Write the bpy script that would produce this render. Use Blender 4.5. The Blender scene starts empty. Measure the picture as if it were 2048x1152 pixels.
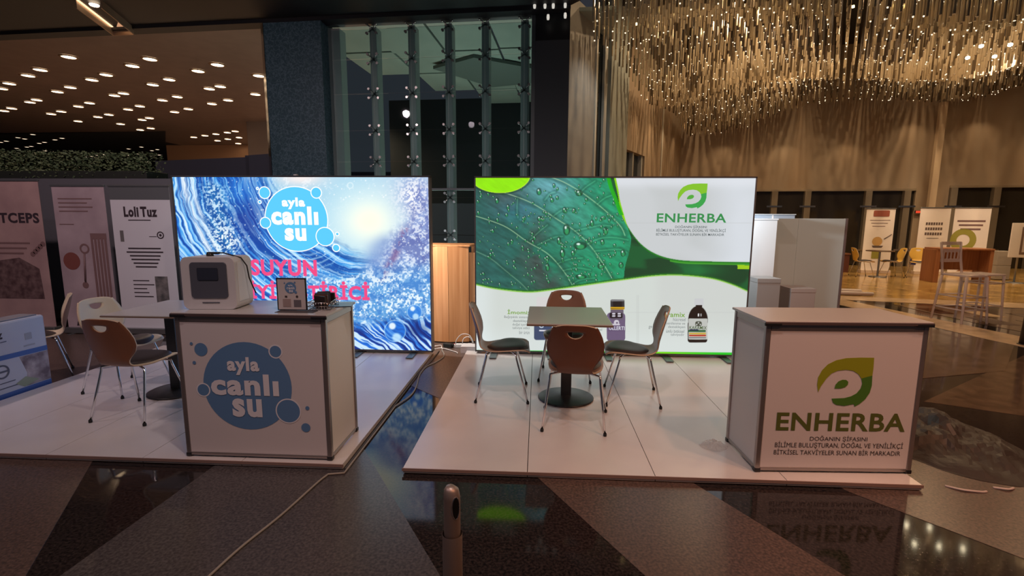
import bpy, bmesh, math, random
import numpy as np
from mathutils import Vector, Matrix
random.seed(7); RNG = np.random.default_rng(7)
SC = bpy.context.scene
COL = SC.collection
PI = math.pi

# ---------------------------------------------------------------- camera
F_PX = 972.2
YAW, PITCH, ROLL = math.radians(3.052), math.radians(8.152), math.radians(0.307)
CAMZ = 1.62
_fw = Vector((-math.sin(YAW)*math.cos(PITCH), math.cos(YAW)*math.cos(PITCH), -math.sin(PITCH)))
_r0 = Vector((math.cos(YAW), math.sin(YAW), 0)); _u0 = _r0.cross(_fw)
_rt = _r0*math.cos(ROLL) + _u0*math.sin(ROLL); _up = -_r0*math.sin(ROLL) + _u0*math.cos(ROLL)
cd = bpy.data.cameras.new('camera'); cd.sensor_width = 36; cd.lens = F_PX/2048*36; cd.clip_end = 200
cam = bpy.data.objects.new('camera', cd); COL.objects.link(cam)
cam.matrix_world = Matrix(((_rt.x, _up.x, -_fw.x, 0), (_rt.y, _up.y, -_fw.y, 0), (_rt.z, _up.z, -_fw.z, CAMZ), (0, 0, 0, 1)))
SC.camera = cam

# ---------------------------------------------------------------- world, exposure, large lights
w = bpy.data.worlds.new('world'); SC.world = w; w.use_nodes = True
bg = w.node_tree.nodes['Background']; bg.inputs[0].default_value = (0.75, 0.8, 1.0, 1); bg.inputs[1].default_value = 0.03
SC.view_settings.view_transform = 'Standard'; SC.view_settings.look = 'None'
SC.view_settings.exposure = 0.2; SC.view_settings.gamma = 1.0; SC.view_settings.use_curve_mapping = False

def area(name, loc, target, size, power, color):
    l = bpy.data.lights.new(name, 'AREA'); l.size = size[0]; l.shape = 'RECTANGLE'; l.size_y = size[1]
    l.energy = power; l.color = color
    o = bpy.data.objects.new(name, l); COL.objects.link(o); o.location = loc
    o.rotation_euler = (Vector(target)-Vector(loc)).to_track_quat('-Z', 'Y').to_euler()
    return o
def spot(name, loc, target, power, color, angle=100, blend=.6, r=.03):
    l = bpy.data.lights.new(name, 'SPOT'); l.energy = power; l.color = color; l.spot_size = math.radians(angle)
    l.spot_blend = blend; l.shadow_soft_size = r
    o = bpy.data.objects.new(name, l); COL.objects.link(o); o.location = loc
    o.rotation_euler = (Vector(target)-Vector(loc)).to_track_quat('-Z', 'Y').to_euler()
    return o
WARM = (1.0, .56, .33)
# the lit lobby behind the photographer: warm ceiling light, stronger on the right
for (lx, ly, pw) in ((1.2, -.6, 110), (3.6, -.4, 205), (5.6, 1.2, 220), (3.2, 1.6, 160)):
    spot('lobby_and_fill_spot', (lx, ly, 5.4), (lx+.1, ly+2.4, 0), pw*1.1, (1.0, .45, .24), 112, .8, .12)
spot('lobby_and_fill_spot', (.1, 1.2, 5.4), (.1, 3.2, 0), 170, (1.0, .80, .74), 140, .8, .12)  # fill spot added to brighten the facing sides of both counters
spot('lobby_and_fill_spot', (-6.0, 2.6, 5.4), (-6.8, 6.6, 1.4), 300, (1.0, .72, .72), 120, .8, .12)
for (lx, ly, pw) in ((-1.6, -.8, 45), (-4.2, .2, 125)):
    spot('lobby_and_fill_spot', (lx, ly, 5.4), (lx, ly+2.0, 0), pw, (1.0, .74, .78), 130, .8, .12)

# ---------------------------------------------------------------- measuring helpers: a pixel of the photograph -> a point on a real plane
def ray(px, py): return _fw + _rt*((px-1024)/F_PX) - _up*((py-576)/F_PX)
EYE = Vector((0, 0, CAMZ))
def atz(px, py, z=0.0):
    d = ray(px, py); return EYE + d*((z-CAMZ)/d.z)
def aty(px, py, y):
    d = ray(px, py); return EYE + d*(y/d.y)
def atx(px, py, x):
    d = ray(px, py); return EYE + d*(x/d.x)
def atp(px, py, P, n):
    d = ray(px, py); P = Vector(P); n = Vector(n); return EYE + d*((P-EYE).dot(n)/d.dot(n))

# ---------------------------------------------------------------- materials
MATS = {}
def mat(name, color=(.5, .5, .5), rough=.5, metal=0.0, spec=.5, emit=None, es=0.0, alpha=None, trans=0.0, coat=0.0, noise=None, bump=None):
    if name in MATS: return MATS[name]
    m = bpy.data.materials.new(name); m.use_nodes = True; nt = m.node_tree
    b = nt.nodes['Principled BSDF']
    b.inputs['Base Color'].default_value = (*color, 1); b.inputs['Roughness'].default_value = rough
    b.inputs['Metallic'].default_value = metal; b.inputs['Specular IOR Level'].default_value = spec
    b.inputs['Transmission Weight'].default_value = trans; b.inputs['Coat Weight'].default_value = coat; b.inputs['Coat Roughness'].default_value = .28
    if alpha is not None: b.inputs['Alpha'].default_value = alpha
    if emit: b.inputs['Emission Color'].default_value = (*emit, 1); b.inputs['Emission Strength'].default_value = es
    tc = None
    if noise:   # (scale, amount, second colour, stretch)
        sc_, amt, c2, st = noise
        tc = nt.nodes.new('ShaderNodeTexCoord'); mp = nt.nodes.new('ShaderNodeMapping'); mp.inputs['Scale'].default_value = st
        nz = nt.nodes.new('ShaderNodeTexNoise'); nz.inputs['Scale'].default_value = sc_; nz.inputs['Detail'].default_value = 6
        cr = nt.nodes.new('ShaderNodeMapRange'); cr.inputs[1].default_value = .35; cr.inputs[2].default_value = .65
        cr.inputs[3].default_value = 0; cr.inputs[4].default_value = amt
        mx = nt.nodes.new('ShaderNodeMix'); mx.data_type = 'RGBA'
        mx.inputs[6].default_value = (*color, 1); mx.inputs[7].default_value = (*c2, 1)
        nt.links.new(tc.outputs['Object'], mp.inputs[0]); nt.links.new(mp.outputs[0], nz.inputs['Vector'])
        nt.links.new(nz.outputs[0], cr.inputs[0]); nt.links.new(cr.outputs[0], mx.inputs[0]); nt.links.new(mx.outputs[2], b.inputs['Base Color'])
    if bump:
        tc2 = nt.nodes.new('ShaderNodeTexCoord'); n2 = nt.nodes.new('ShaderNodeTexNoise'); n2.inputs['Scale'].default_value = bump[0]; n2.inputs['Detail'].default_value = 4
        bp = nt.nodes.new('ShaderNodeBump'); bp.inputs['Strength'].default_value = bump[1]; bp.inputs['Distance'].default_value = .01
        nt.links.new(tc2.outputs['Object'], n2.inputs['Vector']); nt.links.new(n2.outputs[0], bp.inputs['Height']); nt.links.new(bp.outputs[0], b.inputs['Normal'])
    MATS[name] = m; return m
def emis(name, color, s):
    if name in MATS: return MATS[name]
    m = bpy.data.materials.new(name); m.use_nodes = True; nt = m.node_tree; nt.nodes.clear()
    e = nt.nodes.new('ShaderNodeEmission'); e.inputs[0].default_value = (*color, 1); e.inputs[1].default_value = s
    o = nt.nodes.new('ShaderNodeOutputMaterial'); nt.links.new(e.outputs[0], o.inputs[0]); MATS[name] = m; return m
def attr_mat(name, emission=None, rough=.5):
    """colour read from the mesh's own painted attribute; back-lit prints emit it"""
    if name in MATS: return MATS[name]
    m = bpy.data.materials.new(name); m.use_nodes = True; nt = m.node_tree; b = nt.nodes['Principled BSDF']
    a = nt.nodes.new('ShaderNodeAttribute'); a.attribute_name = 'print'
    b.inputs['Roughness'].default_value = rough
    if emission:
        b.inputs['Base Color'].default_value = (.05, .05, .05, 1); b.inputs['Specular IOR Level'].default_value = .1
        nt.links.new(a.outputs['Color'], b.inputs['Emission Color']); b.inputs['Emission Strength'].default_value = emission
    else: nt.links.new(a.outputs['Color'], b.inputs['Base Color'])
    MATS[name] = m; return m
def glass_mat(name, tint=(.8, .85, .85), refl=.12, rough=.02):
    if name in MATS: return MATS[name]
    m = bpy.data.materials.new(name); m.use_nodes = True; nt = m.node_tree; nt.nodes.clear()
    t = nt.nodes.new('ShaderNodeBsdfTransparent'); t.inputs[0].default_value = (*tint, 1)
    g = nt.nodes.new('ShaderNodeBsdfGlossy'); g.inputs['Roughness'].default_value = rough; g.inputs[0].default_value = (.9, .95, 1, 1)
    lw = nt.nodes.new('ShaderNodeFresnel'); lw.inputs[0].default_value = 1.24
    ad = nt.nodes.new('ShaderNodeMath'); ad.operation = 'ADD'; ad.inputs[1].default_value = refl
    mx = nt.nodes.new('ShaderNodeMixShader'); o = nt.nodes.new('ShaderNodeOutputMaterial')
    nt.links.new(lw.outputs[0], ad.inputs[0]); nt.links.new(ad.outputs[0], mx.inputs[0]); nt.links.new(t.outputs[0], mx.inputs[1]); nt.links.new(g.outputs[0], mx.inputs[2]); nt.links.new(mx.outputs[0], o.inputs[0])
    MATS[name] = m; return m

# ---------------------------------------------------------------- mesh helpers
class MB:
    def __init__(s): s.v = []; s.f = []; s.sm = []
    def add(s, vs, fs, smooth=False):
        n = len(s.v); s.v += [tuple(q) for q in vs]; s.f += [tuple(i+n for i in f) for f in fs]; s.sm += [smooth]*len(fs); return s
    def box(s, x0, x1, y0, y1, z0, z1, M=None):
        vs = [Vector((x, y, z)) for z in (z0, z1) for y in (y0, y1) for x in (x0, x1)]
        if M: vs = [M @ q for q in vs]
        return s.add(vs, [(0, 2, 3, 1), (4, 5, 7, 6), (0, 1, 5, 4), (2, 6, 7, 3), (0, 4, 6, 2), (1, 3, 7, 5)])
    def bbox(s, x0, x1, y0, y1, z0, z1, r=.004, M=None):
        """box with chamfered edges"""
        bm = bmesh.new(); bmesh.ops.create_cube(bm, size=1)
        for v in bm.verts: v.co = Vector((x0 if v.co.x < 0 else x1, y0 if v.co.y < 0 else y1, z0 if v.co.z < 0 else z1))
        bmesh.ops.bevel(bm, geom=bm.edges[:], offset=r, segments=2, affect='EDGES', profile=.5)
        vs = [(M @ v.co if M else v.co.copy()) for v in bm.verts]; bm.verts.index_update()
        fs = [tuple(v.index for v in f.verts) for f in bm.faces]; bm.free(); return s.add(vs, fs)
    def tube(s, pts, r, n=8, caps=True, r2=None):
        pts = [Vector(p) for p in pts]; rings = []; up = Vector((0, 0, 1)); prev = None
        for i, p in enumerate(pts):
            t = (pts[min(i+1, len(pts)-1)]-pts[max(i-1, 0)]).normalized()
            a = prev if prev else (up if abs(t.z) < .9 else Vector((1, 0, 0)))
            u = (a - t*a.dot(t)).normalized(); v = t.cross(u); prev = u
            rr = r if r2 is None else r+(r2-r)*i/(len(pts)-1)
            rings.append([p+(u*math.cos(2*PI*k/n)+v*math.sin(2*PI*k/n))*rr for k in range(n)])
        vs = [q for R_ in rings for q in R_]; fs = []
        for i in range(len(pts)-1):
            for k in range(n): fs.append((i*n+k, i*n+(k+1) % n, (i+1)*n+(k+1) % n, (i+1)*n+k))
        s.add(vs, fs, True)
        if caps:
            b = len(s.v)-len(vs); s.f.append(tuple(b+k for k in range(n-1, -1, -1))); s.sm.append(False)
            s.f.append(tuple(b+(len(pts)-1)*n+k for k in range(n))); s.sm.append(False)
        return s
    def lathe(s, prof, c=(0, 0, 0), n=32, smooth=True):
        vs = []; fs = []
        for (r, z) in prof: vs += [(c[0]+r*math.cos(2*PI*k/n), c[1]+r*math.sin(2*PI*k/n), c[2]+z) for k in range(n)]
        for i in range(len(prof)-1):
            for k in range(n): fs.append((i*n+k, i*n+(k+1) % n, (i+1)*n+(k+1) % n, (i+1)*n+k))
        return s.add(vs, fs, smooth)
    def prism(s, poly, axis_pts):
        """poly: list of 3D points (front), extruded by vector axis_pts"""
        n = len(poly); a = [Vector(p) for p in poly]; b = [p+Vector(axis_pts) for p in a]
        fs = [tuple(range(n)), tuple(range(2*n-1, n-1, -1))]+[(i, i+n, (i+1) % n+n, (i+1) % n) for i in range(n)]
        return s.add(a+b, fs)
    def build(s, name, m, parent=None, auto=False):
        me = bpy.data.meshes.new(name); me.from_pydata(s.v, [], s.f); me.polygons.foreach_set('use_smooth', s.sm)
        me.validate()
        bm = bmesh.new(); bm.from_mesh(me); bmesh.ops.recalc_face_normals(bm, faces=bm.faces[:]); bm.to_mesh(me); bm.free()
        for q in (m if isinstance(m, (list, tuple)) else [m]): me.materials.append(q)
        o = bpy.data.objects.new(name, me); COL.objects.link(o)
        if parent: o.parent = parent
        return o
def tag(o, label, cat, group=None):
    o['label'] = label; o['category'] = cat
    if group: o['group'] = group
    return o
def thing(name, label, cat, loc=(0, 0, 0), rz=0, group=None):
    o = bpy.data.objects.new(name, None); COL.objects.link(o); o.empty_display_size = .1
    o.location = loc; o.rotation_euler = (0, 0, rz); return tag(o, label, cat, group)
def structure(o): o['kind'] = 'structure'; return o
def copy_tree(o, parent=None):
    c = o.copy(); COL.objects.link(c)
    if parent: c.parent = parent
    for ch in list(o.children): copy_tree(ch, c)
    return c

# text: a font curve turned into a thin mesh, fitted in a box of the frame (origin, right, up)
def text_raw(body, bold=.0):
    cu = bpy.data.curves.new('t', 'FONT'); cu.body = body; cu.size = 1; cu.offset = bold; cu.resolution_u = 3; cu.space_character = 1.0+bold*2.6
    cu.align_x = 'CENTER'
    ob = bpy.data.objects.new('t', cu); COL.objects.link(ob)
    bpy.context.view_layer.update()
    ev = ob.evaluated_get(bpy.context.evaluated_depsgraph_get()); me = ev.to_mesh()
    n = len(me.vertices); co = np.empty(n*3); me.vertices.foreach_get('co', co); co = co.reshape(-1, 3)[:, :2].copy()
    fs = [tuple(p.vertices) for p in me.polygons]; ev.to_mesh_clear()
    bpy.data.objects.remove(ob); bpy.data.curves.remove(cu); return co, fs
def fit_text(mb, body, O, R_, U, w_, h_, bold=.03, shear=0):
    """O: lower-left corner; R_/U unit vectors; ink box w_ x h_"""
    co, fs = text_raw(body, bold)
    mn, mx = co.min(0), co.max(0); co = (co-mn)/(mx-mn)
    vs = [O + R_*(x*w_+shear*y) + U*(y*h_) for x, y in co]
    mb.add(vs, fs); return mb
def text_px(mb, body, x0, y0, x1, y1, Y, off=.003, bold=.03, y=None):
    """lettering whose ink fills a box measured in the photograph, on the real plane y=Y"""
    if isinstance(Y, tuple):   # (point, normal towards the viewer, right vector) of a turned panel
        P_, N_, R_ = Y; a = atp(x0, y1, P_, N_); b = atp(x1, y1, P_, N_); c = atp(x0, y0, P_, N_)
        fit_text(mb, body, Vector((a.x, a.y, (a.z+b.z)/2))+N_*off, R_, Vector((0, 0, 1)), (b-a).dot(R_), c.z-a.z, bold); return
    a = aty(x0, y1, Y); b = aty(x1, y1, Y); c = aty(x0, y0, Y)
    fit_text(mb, body, Vector((a.x, Y-off, (a.z+b.z)/2)), Vector((1, 0, 0)), Vector((0, 0, 1)), b.x-a.x, c.z-a.z, bold)
def disc(mb, c, r, n=40, r0=0, ny=(1, 0, 0), up=(0, 0, 1)):
    A = Vector(ny); B = Vector(up); c = Vector(c)
    ring = [c+A*(r*math.cos(2*PI*k/n))+B*(r*math.sin(2*PI*k/n)) for k in range(n)]
    if r0 <= 0: mb.add(ring, [tuple(range(n))])
    else:
        inn = [c+A*(r0*math.cos(2*PI*k/n))+B*(r0*math.sin(2*PI*k/n)) for k in range(n)]
        mb.add(ring+inn, [(k, (k+1) % n, n+(k+1) % n, n+k) for k in range(n)])

# painted panels: dense grid carrying a colour attribute
def painted(name, O, R_, U, w_, h_, nx, nz, fn, m, parent=None):
    u = np.linspace(0, 1, nx+1); v = np.linspace(0, 1, nz+1); uu, vv = np.meshgrid(u, v)
    O = np.array(O); P = O[None, None]+uu[..., None]*np.array(R_)*w_+vv[..., None]*np.array(U)*h_
    col = np.clip(fn(uu, 1-vv, P), 0, 1); me = bpy.data.meshes.new(name)
    i = np.arange(nx*nz); r = i//nx; c = i % nx; a = r*(nx+1)+c
    quads = np.stack([a, a+1, a+nx+2, a+nx+1], 1).astype(np.int32)
    me.vertices.add((nx+1)*(nz+1)); me.vertices.foreach_set('co', P.reshape(-1).astype(np.float32))
    me.loops.add(quads.size); me.loops.foreach_set('vertex_index', quads.reshape(-1)); me.polygons.add(len(quads))
    me.polygons.foreach_set('loop_start', np.arange(0, quads.size, 4, dtype=np.int32)); me.update(calc_edges=True); me.validate()
    at = me.color_attributes.new('print', 'FLOAT_COLOR', 'POINT')
    rgba = np.ones(((nx+1)*(nz+1), 4), np.float32); rgba[:, :3] = (col**2.2).reshape(-1, 3); at.data.foreach_set('color', rgba.reshape(-1))
    me.materials.append(m); o = bpy.data.objects.new(name, me); COL.objects.link(o)
    if parent: o.parent = parent
    return o
def vnoise(x, y, seed=0):
    r = np.random.default_rng(seed).random((256, 256)); xi = np.floor(x).astype(int); yi = np.floor(y).astype(int)
    fx = x-xi; fy = y-yi; fx = fx*fx*(3-2*fx); fy = fy*fy*(3-2*fy)
    g = lambda a, b: r[a % 256, b % 256]
    return (g(xi, yi)*(1-fx)+g(xi+1, yi)*fx)*(1-fy)+(g(xi, yi+1)*(1-fx)+g(xi+1, yi+1)*fx)*fy
def fbm(x, y, o=4, seed=0):
    s = 0; a = .5; t = 0
    for k in range(o): s = s+a*vnoise(x*2**k, y*2**k, seed+k); t += a; a *= .5
    return s/t
def sst(a, b, x): t = np.clip((x-a)/(b-a), 0, 1); return t*t*(3-2*t)
def mixc(c, d, t): return c*(1-t[..., None])+np.array(d)*t[..., None]
def to_px(P):
    """photo coordinates of points of a flat print (used only to lay its artwork out)"""
    d = P-np.array([0, 0, CAMZ]); z = d@np.array(_fw)
    return 1024+F_PX*(d@np.array(_rt))/z, 576-F_PX*(d@np.array(_up))/z

# ================================================================= SETTING
KP = 1.12
aF = math.radians(4); FN = (math.sin(aF), math.cos(aF), 0); FP = (0, 10.08, 0); FEX = Vector((math.cos(aF), -math.sin(aF), 0)); FEY = Vector((math.sin(aF), math.cos(aF), 0))
aS = math.radians(28); SN = (math.cos(aS), -math.sin(aS), 0); SP = (.51, 10.05, 0); SDIR = Vector((math.sin(aS), math.cos(aS), 0))
CORN = atp(1355, 437, SP, SN); aB = math.radians(8); BN = (math.sin(aB), math.cos(aB), 0); BDIR = Vector((math.cos(aB), -math.sin(aB), 0)); BNV = Vector(BN)
CEIL = 5.57

def granite(name, base, dark, rough, scale=60, spec=.5, rough2=None):
    m = bpy.data.materials.new(name); m.use_nodes = True; nt = m.node_tree; b = nt.nodes['Principled BSDF']
    tc = nt.nodes.new('ShaderNodeTexCoord'); n1 = nt.nodes.new('ShaderNodeTexNoise'); n1.inputs['Scale'].default_value = scale; n1.inputs['Detail'].default_value = 8
    cr = nt.nodes.new('ShaderNodeValToRGB'); cr.color_ramp.elements[0].position = .35; cr.color_ramp.elements[1].position = .7
    cr.color_ramp.elements[0].color = (*dark, 1); cr.color_ramp.elements[1].color = (*base, 1)
    n2 = nt.nodes.new('ShaderNodeTexNoise'); n2.inputs['Scale'].default_value = 1.3; n2.inputs['Detail'].default_value = 3
    mr = nt.nodes.new('ShaderNodeMapRange'); mr.inputs[3].default_value = rough*.8; mr.inputs[4].default_value = rough*1.25
    nt.links.new(tc.outputs['Object'], n1.inputs['Vector']); nt.links.new(n1.outputs[0], cr.inputs[0]); nt.links.new(cr.outputs[0], b.inputs['Base Color'])
    nt.links.new(tc.outputs['Object'], n2.inputs['Vector']); nt.links.new(n2.outputs[0], mr.inputs[0]); nt.links.new(mr.outputs[0], b.inputs['Roughness'])
    b.inputs['Specular IOR Level'].default_value = spec
    return m
M_DARK = granite('polished_dark_granite', (.045, .035, .033), (.008, .007, .008), .065, 70, .45)
M_BROWN = granite('honed_brown_granite', (.16, .105, .085), (.06, .045, .04), .30, 70, .5)
M_GREYB = granite('honed_grey_granite', (.11, .10, .10), (.045, .042, .045), .26, 70, .5)
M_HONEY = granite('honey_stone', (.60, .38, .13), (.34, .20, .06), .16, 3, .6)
M_BEIGE = granite('beige_marble', (.62, .45, .28), (.45, .32, .2), .2, 6, .5)
M_MIDB = granite('mid_brown_marble', (.14, .09, .06), (.07, .045, .03), .12, 8, .6)

fl = MB().box(-62, 26, -6, 46.2, -.2, 0).build('floor', M_DARK); structure(fl)
def band(pts, m, name='inlaid_band', z=.003):
    mb = MB(); mb.prism([Vector((x, y, 0)) for x, y in pts], (0, 0, z)); return mb.build(name, m, fl)
# diagonal honed bands between polished granite (edges measured on the floor)
def ln(a, b, t): return (a[0]+(b[0]-a[0])*t, a[1]+(b[1]-a[1])*t)
band([(-2.95, 2.89), (-2.306, 1.879), (-.4, -1.1), (-7, -1.1), (-7.5, 10.0), ln((-2.306, 1.879), (-2.95, 2.89), 7.5)], M_BROWN, z=.002)
band([(-1.789, 4.596), (-1.26, 3.254), (-.429, 1.993), (.9, -.03), (.9, -1.2), (-1.1, -1.2), (-2.15, 1.879), (-2.1, 3.0), (-2.4, 4.9)], M_GREYB, z=.002)
band([(-.963, 4.394), (-.45, 3.0), (-.8, 5.0), (-1.1, 5.6), (-1.35, 5.2)], M_GREYB, z=.0015)
band([(-.9, 4.2), (-.35, 4.2), (-.35, 6.2), (-1.5, 6.2), (-1.5, 4.75)], M_BROWN, z=.0025)
band([(-.8, 4.38), (.014, 2.876), (.508, 2.05), (1.6, .2), (2.3, .2), (2.3, .6), (1.428, 2.105), (.958, 2.906), (.2, 4.3)], M_BROWN, z=.002)
band([(1.6, 3.4), (1.89, 2.824), (2.369, 2.276), (3.6, .8), (5, .8), (4.3, 2.4), (3.0, 3.6), (2.2, 4.6)], M_BROWN, z=.002)
band([(3.5, 4.4), (6.4, 6.4), (6.9, 6.9), (9.5, 5.2), (9.5, 2.2), (6, 3.2)], M_MIDB, z=.002)
band([(3.4, 4.9), (5.1, 7.0), (5.9, 7.8), (6.3, 6.6), (5.1, 5.4)], M_MIDB, z=.0035)
# honey-coloured lit floor and its beige borders in the right hall
a1, a2 = (6.514, 10.722), (9.65, 10.05)
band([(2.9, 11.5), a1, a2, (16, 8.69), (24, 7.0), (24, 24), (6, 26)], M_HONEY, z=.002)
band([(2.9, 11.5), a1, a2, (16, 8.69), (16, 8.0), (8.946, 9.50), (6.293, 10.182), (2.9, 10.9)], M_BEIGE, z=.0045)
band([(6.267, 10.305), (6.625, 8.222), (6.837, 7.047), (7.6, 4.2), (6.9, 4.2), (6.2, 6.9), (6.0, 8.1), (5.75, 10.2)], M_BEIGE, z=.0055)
band([(6.9, 9.7), (8.9, 9.3), (12, 8.6), (12, 5), (7.8, 5), (7.0, 8.0)], M_MIDB, z=.0038)
for k in range(7):   # small light and dark tiles of the tile strip beyond the beige diagonal
    x = 7.05+k*.62; y = 9.35-.21*k
    band([(x, y), (x+.3, y-.065), (x+.27, y-.62), (x-.03, y-.56)], M_BEIGE if k % 2 else M_DARK, 'floor_tile', .006)
    band([(x+.2, y-.85), (x+.55, y-.93), (x+.5, y-1.5), (x+.15, y-1.42)], M_DARK if k % 2 else M_BROWN, 'floor_tile', .006)

M_BLACKC = mat('black_ceiling', (.012, .012, .016), .6)
M_BROWNC = mat('brown_ceiling', (.20, .145, .13), .28, noise=(3, .5, (.12, .085, .075), (1, 1, 1)))
M_DARKW = mat('dark_wall', (.07, .075, .11), .6)
M_GREYW = mat('grey_wall', (.15, .155, .18), .6)
M_FRAME = mat('grey_frame', (.16, .17, .18), .35, .6)
def fpt(px, py): return atp(px, py, FP, FN)
def slab(name, pts, h, m, parent=None):
    """horizontal slab; pts at its underside"""
    return MB().prism([Vector((p[0], p[1], p[2])) for p in pts], (0, 0, h)).build(name, m, parent)
# near dark soffit, running to the facade line
c0 = Vector(FP)+FEX*-34; c1 = Vector(FP)+FEX*.55
near = structure(slab('ceiling', [(-36, -6, CEIL), (24, -6, CEIL), (24, 5.2, CEIL), (c1.x+1.2, 8.35, CEIL), (c1.x, c1.y-.25, CEIL), (c0.x, c0.y-.25, CEIL)], .3, M_BLACKC))
# lower edge of the soffit over the hall on the left
structure(slab('trim_1', [(c0.x, c0.y-.3, CEIL-.07), (c1.x, c1.y-.3, CEIL-.07), (c1.x, c1.y, CEIL-.07), (c0.x, c0.y, CEIL-.07)], .2, M_BLACKC))
q0 = fpt(552, 60)
def off(p, d, z=None): q = Vector(p)+FEY*d; return (q.x, q.y, CEIL if z is None else z)
qa, qb = atz(331, 262, CEIL), atz(331, 284, CEIL)
lft = off((c0.x, c0.y, 0), 11.4)
structure(slab('ceiling', [(c0.x, c0.y, CEIL), (q0.x+.3, q0.y, CEIL), (qb.x+9, 28, CEIL), (qb.x, 28, CEIL), (qb.x, qb.y, CEIL), (qa.x, qa.y, CEIL), (lft[0], qa.y+1.2, CEIL)], .3, M_BROWNC))
structure(slab('ceiling', [(lft[0]-16, qa.y+1.25, CEIL), (qa.x-.02, qa.y+.03, CEIL), (qb.x-.02, qb.y+.03, CEIL), (qb.x-.02, 47, CEIL), (-60, 47, CEIL)], .3, M_BLACKC))
# walls beyond on the left
wl = atz(335, 262, CEIL); wr = atz(552, 262, CEIL)
# warm lit wall far on the left hall
yw = 27.0
p0 = aty(335, 320, yw); p1 = aty(497, 312, yw); 
structure(MB().box(p0.x, p1.x, yw, yw+.2, p0.z-.1, CEIL).build('wall_back_left', mat('tan_wall', (.45, .27, .17), .7)))
p2 = aty(497, 305, 20.5); p3 = aty(556, 300, 20.5)
structure(MB().box(p2.x, p3.x+.3, 20.5, 20.7, p2.z-.3, CEIL).build('wall_back_left', mat('grey_tan_wall', (.22, .18, .17), .7)))
structure(MB().box(-60, p3.x+8, 46, 46.2, 0, CEIL+.3).build('wall_back_left', M_DARKW))
# dark low wall (parapet) between hedge and column
for (xa, ya, xb, yb) in ((310, 322, 497, 314), (490, 311, 556, 306)):
    a = fpt(xa, ya); b = fpt(xb, yb)
    structure(MB().prism([a, b, Vector((b.x, b.y, 0)), Vector((a.x, a.y, 0))], FEY*.25).build('wall_parapet', M_DARKW))
# grey partition behind the roll-up banners
g0 = aty(-140, 356, 7.3); g1 = aty(372, 405, 7.3)
structure(MB().box(g0.x, aty(345, 400, 7.3).x, 7.3, 7.42, 0, aty(200, 357, 7.3).z).build('wall_partition', M_GREYW))
# green planted strip on top of the partition: leaves as stuff on a dark box
hx0, hx1 = aty(-120, 330, 7.5).x, aty(312, 340, 7.5).x; hz0, hz1 = aty(150, 357, 7.5).z, aty(10, 300, 7.5).z
hed = thing('hedge', 'long strip of green planting on top of the grey partition at left', 'hedge', (0, 0, 0))
MB().bbox(hx0, hx1, 7.3, 7.75, hz0-.02, hz0+.10, .01).build('planter', mat('planter_dark', (.02, .025, .02), .7), hed)
mb = MB()
for k in range(5200):
    x = random.uniform(hx0, hx1); t = (x-hx0)/(hx1-hx0); top = hz1+(hz0+.2-hz1)*(.18*t)
    z = random.uniform(hz0, top); y = random.uniform(7.28, 7.72); s = random.uniform(.012, .03)
    a = random.uniform(0, PI); e = random.uniform(-1, 1)
    u = Vector((math.cos(a), math.sin(a)*.5, e*.6)).normalized()*s; v = Vector((-math.sin(a)*.4, -.5, random.uniform(-.8, .8))).normalized()*s*.55
    c = Vector((x, y, z)); mb.add([c-u, c-v, c+u, c+v], [(0, 1, 2, 3)])
lf = mb.build('leaves', mat('hedge_leaf', (.14, .22, .12), .6, noise=(6, .8, (.22, .28, .13), (1, 1, 1))), hed); lf['kind'] = 'stuff'

# ---- big column clad in dark blue-green mosaic, with steel corner strip
def col_mat():
    m = bpy.data.materials.new('mosaic_column'); m.use_nodes = True; nt = m.node_tree; b = nt.nodes['Principled BSDF']
    tc = nt.nodes.new('ShaderNodeTexCoord'); v = nt.nodes.new('ShaderNodeTexVoronoi'); v.feature = 'DISTANCE_TO_EDGE'; v.inputs['Scale'].default_value = 15
    n1 = nt.nodes.new('ShaderNodeTexNoise'); n1.inputs['Scale'].default_value = 7; n1.inputs['Detail'].default_value = 8
    mxv = nt.nodes.new('ShaderNodeMix'); mxv.data_type = 'VECTOR'; mxv.inputs[0].default_value = .25
    nt.links.new(tc.outputs['Object'], n1.inputs['Vector']); nt.links.new(tc.outputs['Object'], mxv.inputs[4]); nt.links.new(n1.outputs[1], mxv.inputs[5]); nt.links.new(mxv.outputs[1], v.inputs['Vector'])
    cr = nt.nodes.new('ShaderNodeValToRGB'); cr.color_ramp.elements[0].position = 0; cr.color_ramp.elements[1].position = .11
    cr.color_ramp.elements[0].color = (.13, .22, .28, 1); cr.color_ramp.elements[1].color = (.045, .105, .14, 1)
    nt.links.new(v.outputs[0], cr.inputs[0]); nt.links.new(cr.outputs[0], b.inputs['Base Color']); b.inputs['Roughness'].default_value = .45
    return m
pa = fpt(556, 300); pb = fpt(664, 300)
structure(MB().prism([Vector((pa.x, pa.y-.28, 0)), Vector((pb.x, pb.y-.28, 0)), Vector((pb.x, pb.y+.5, 0)), Vector((pa.x, pa.y+.5, 0))], (0, 0, CEIL)).build('wall_column', col_mat()))
sa = fpt(545, 300); 
structure(MB().prism([Vector((sa.x+.02, sa.y-.2, 0)), Vector((pa.x-.005, pa.y-.29, 0)), Vector((pa.x-.005, pa.y+.1, 0)), Vector((sa.x+.02, sa.y+.1, 0))], (0, 0, CEIL)).build('trim_2', mat('satin_steel', (.62, .6, .58), .18, 1)))

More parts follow.
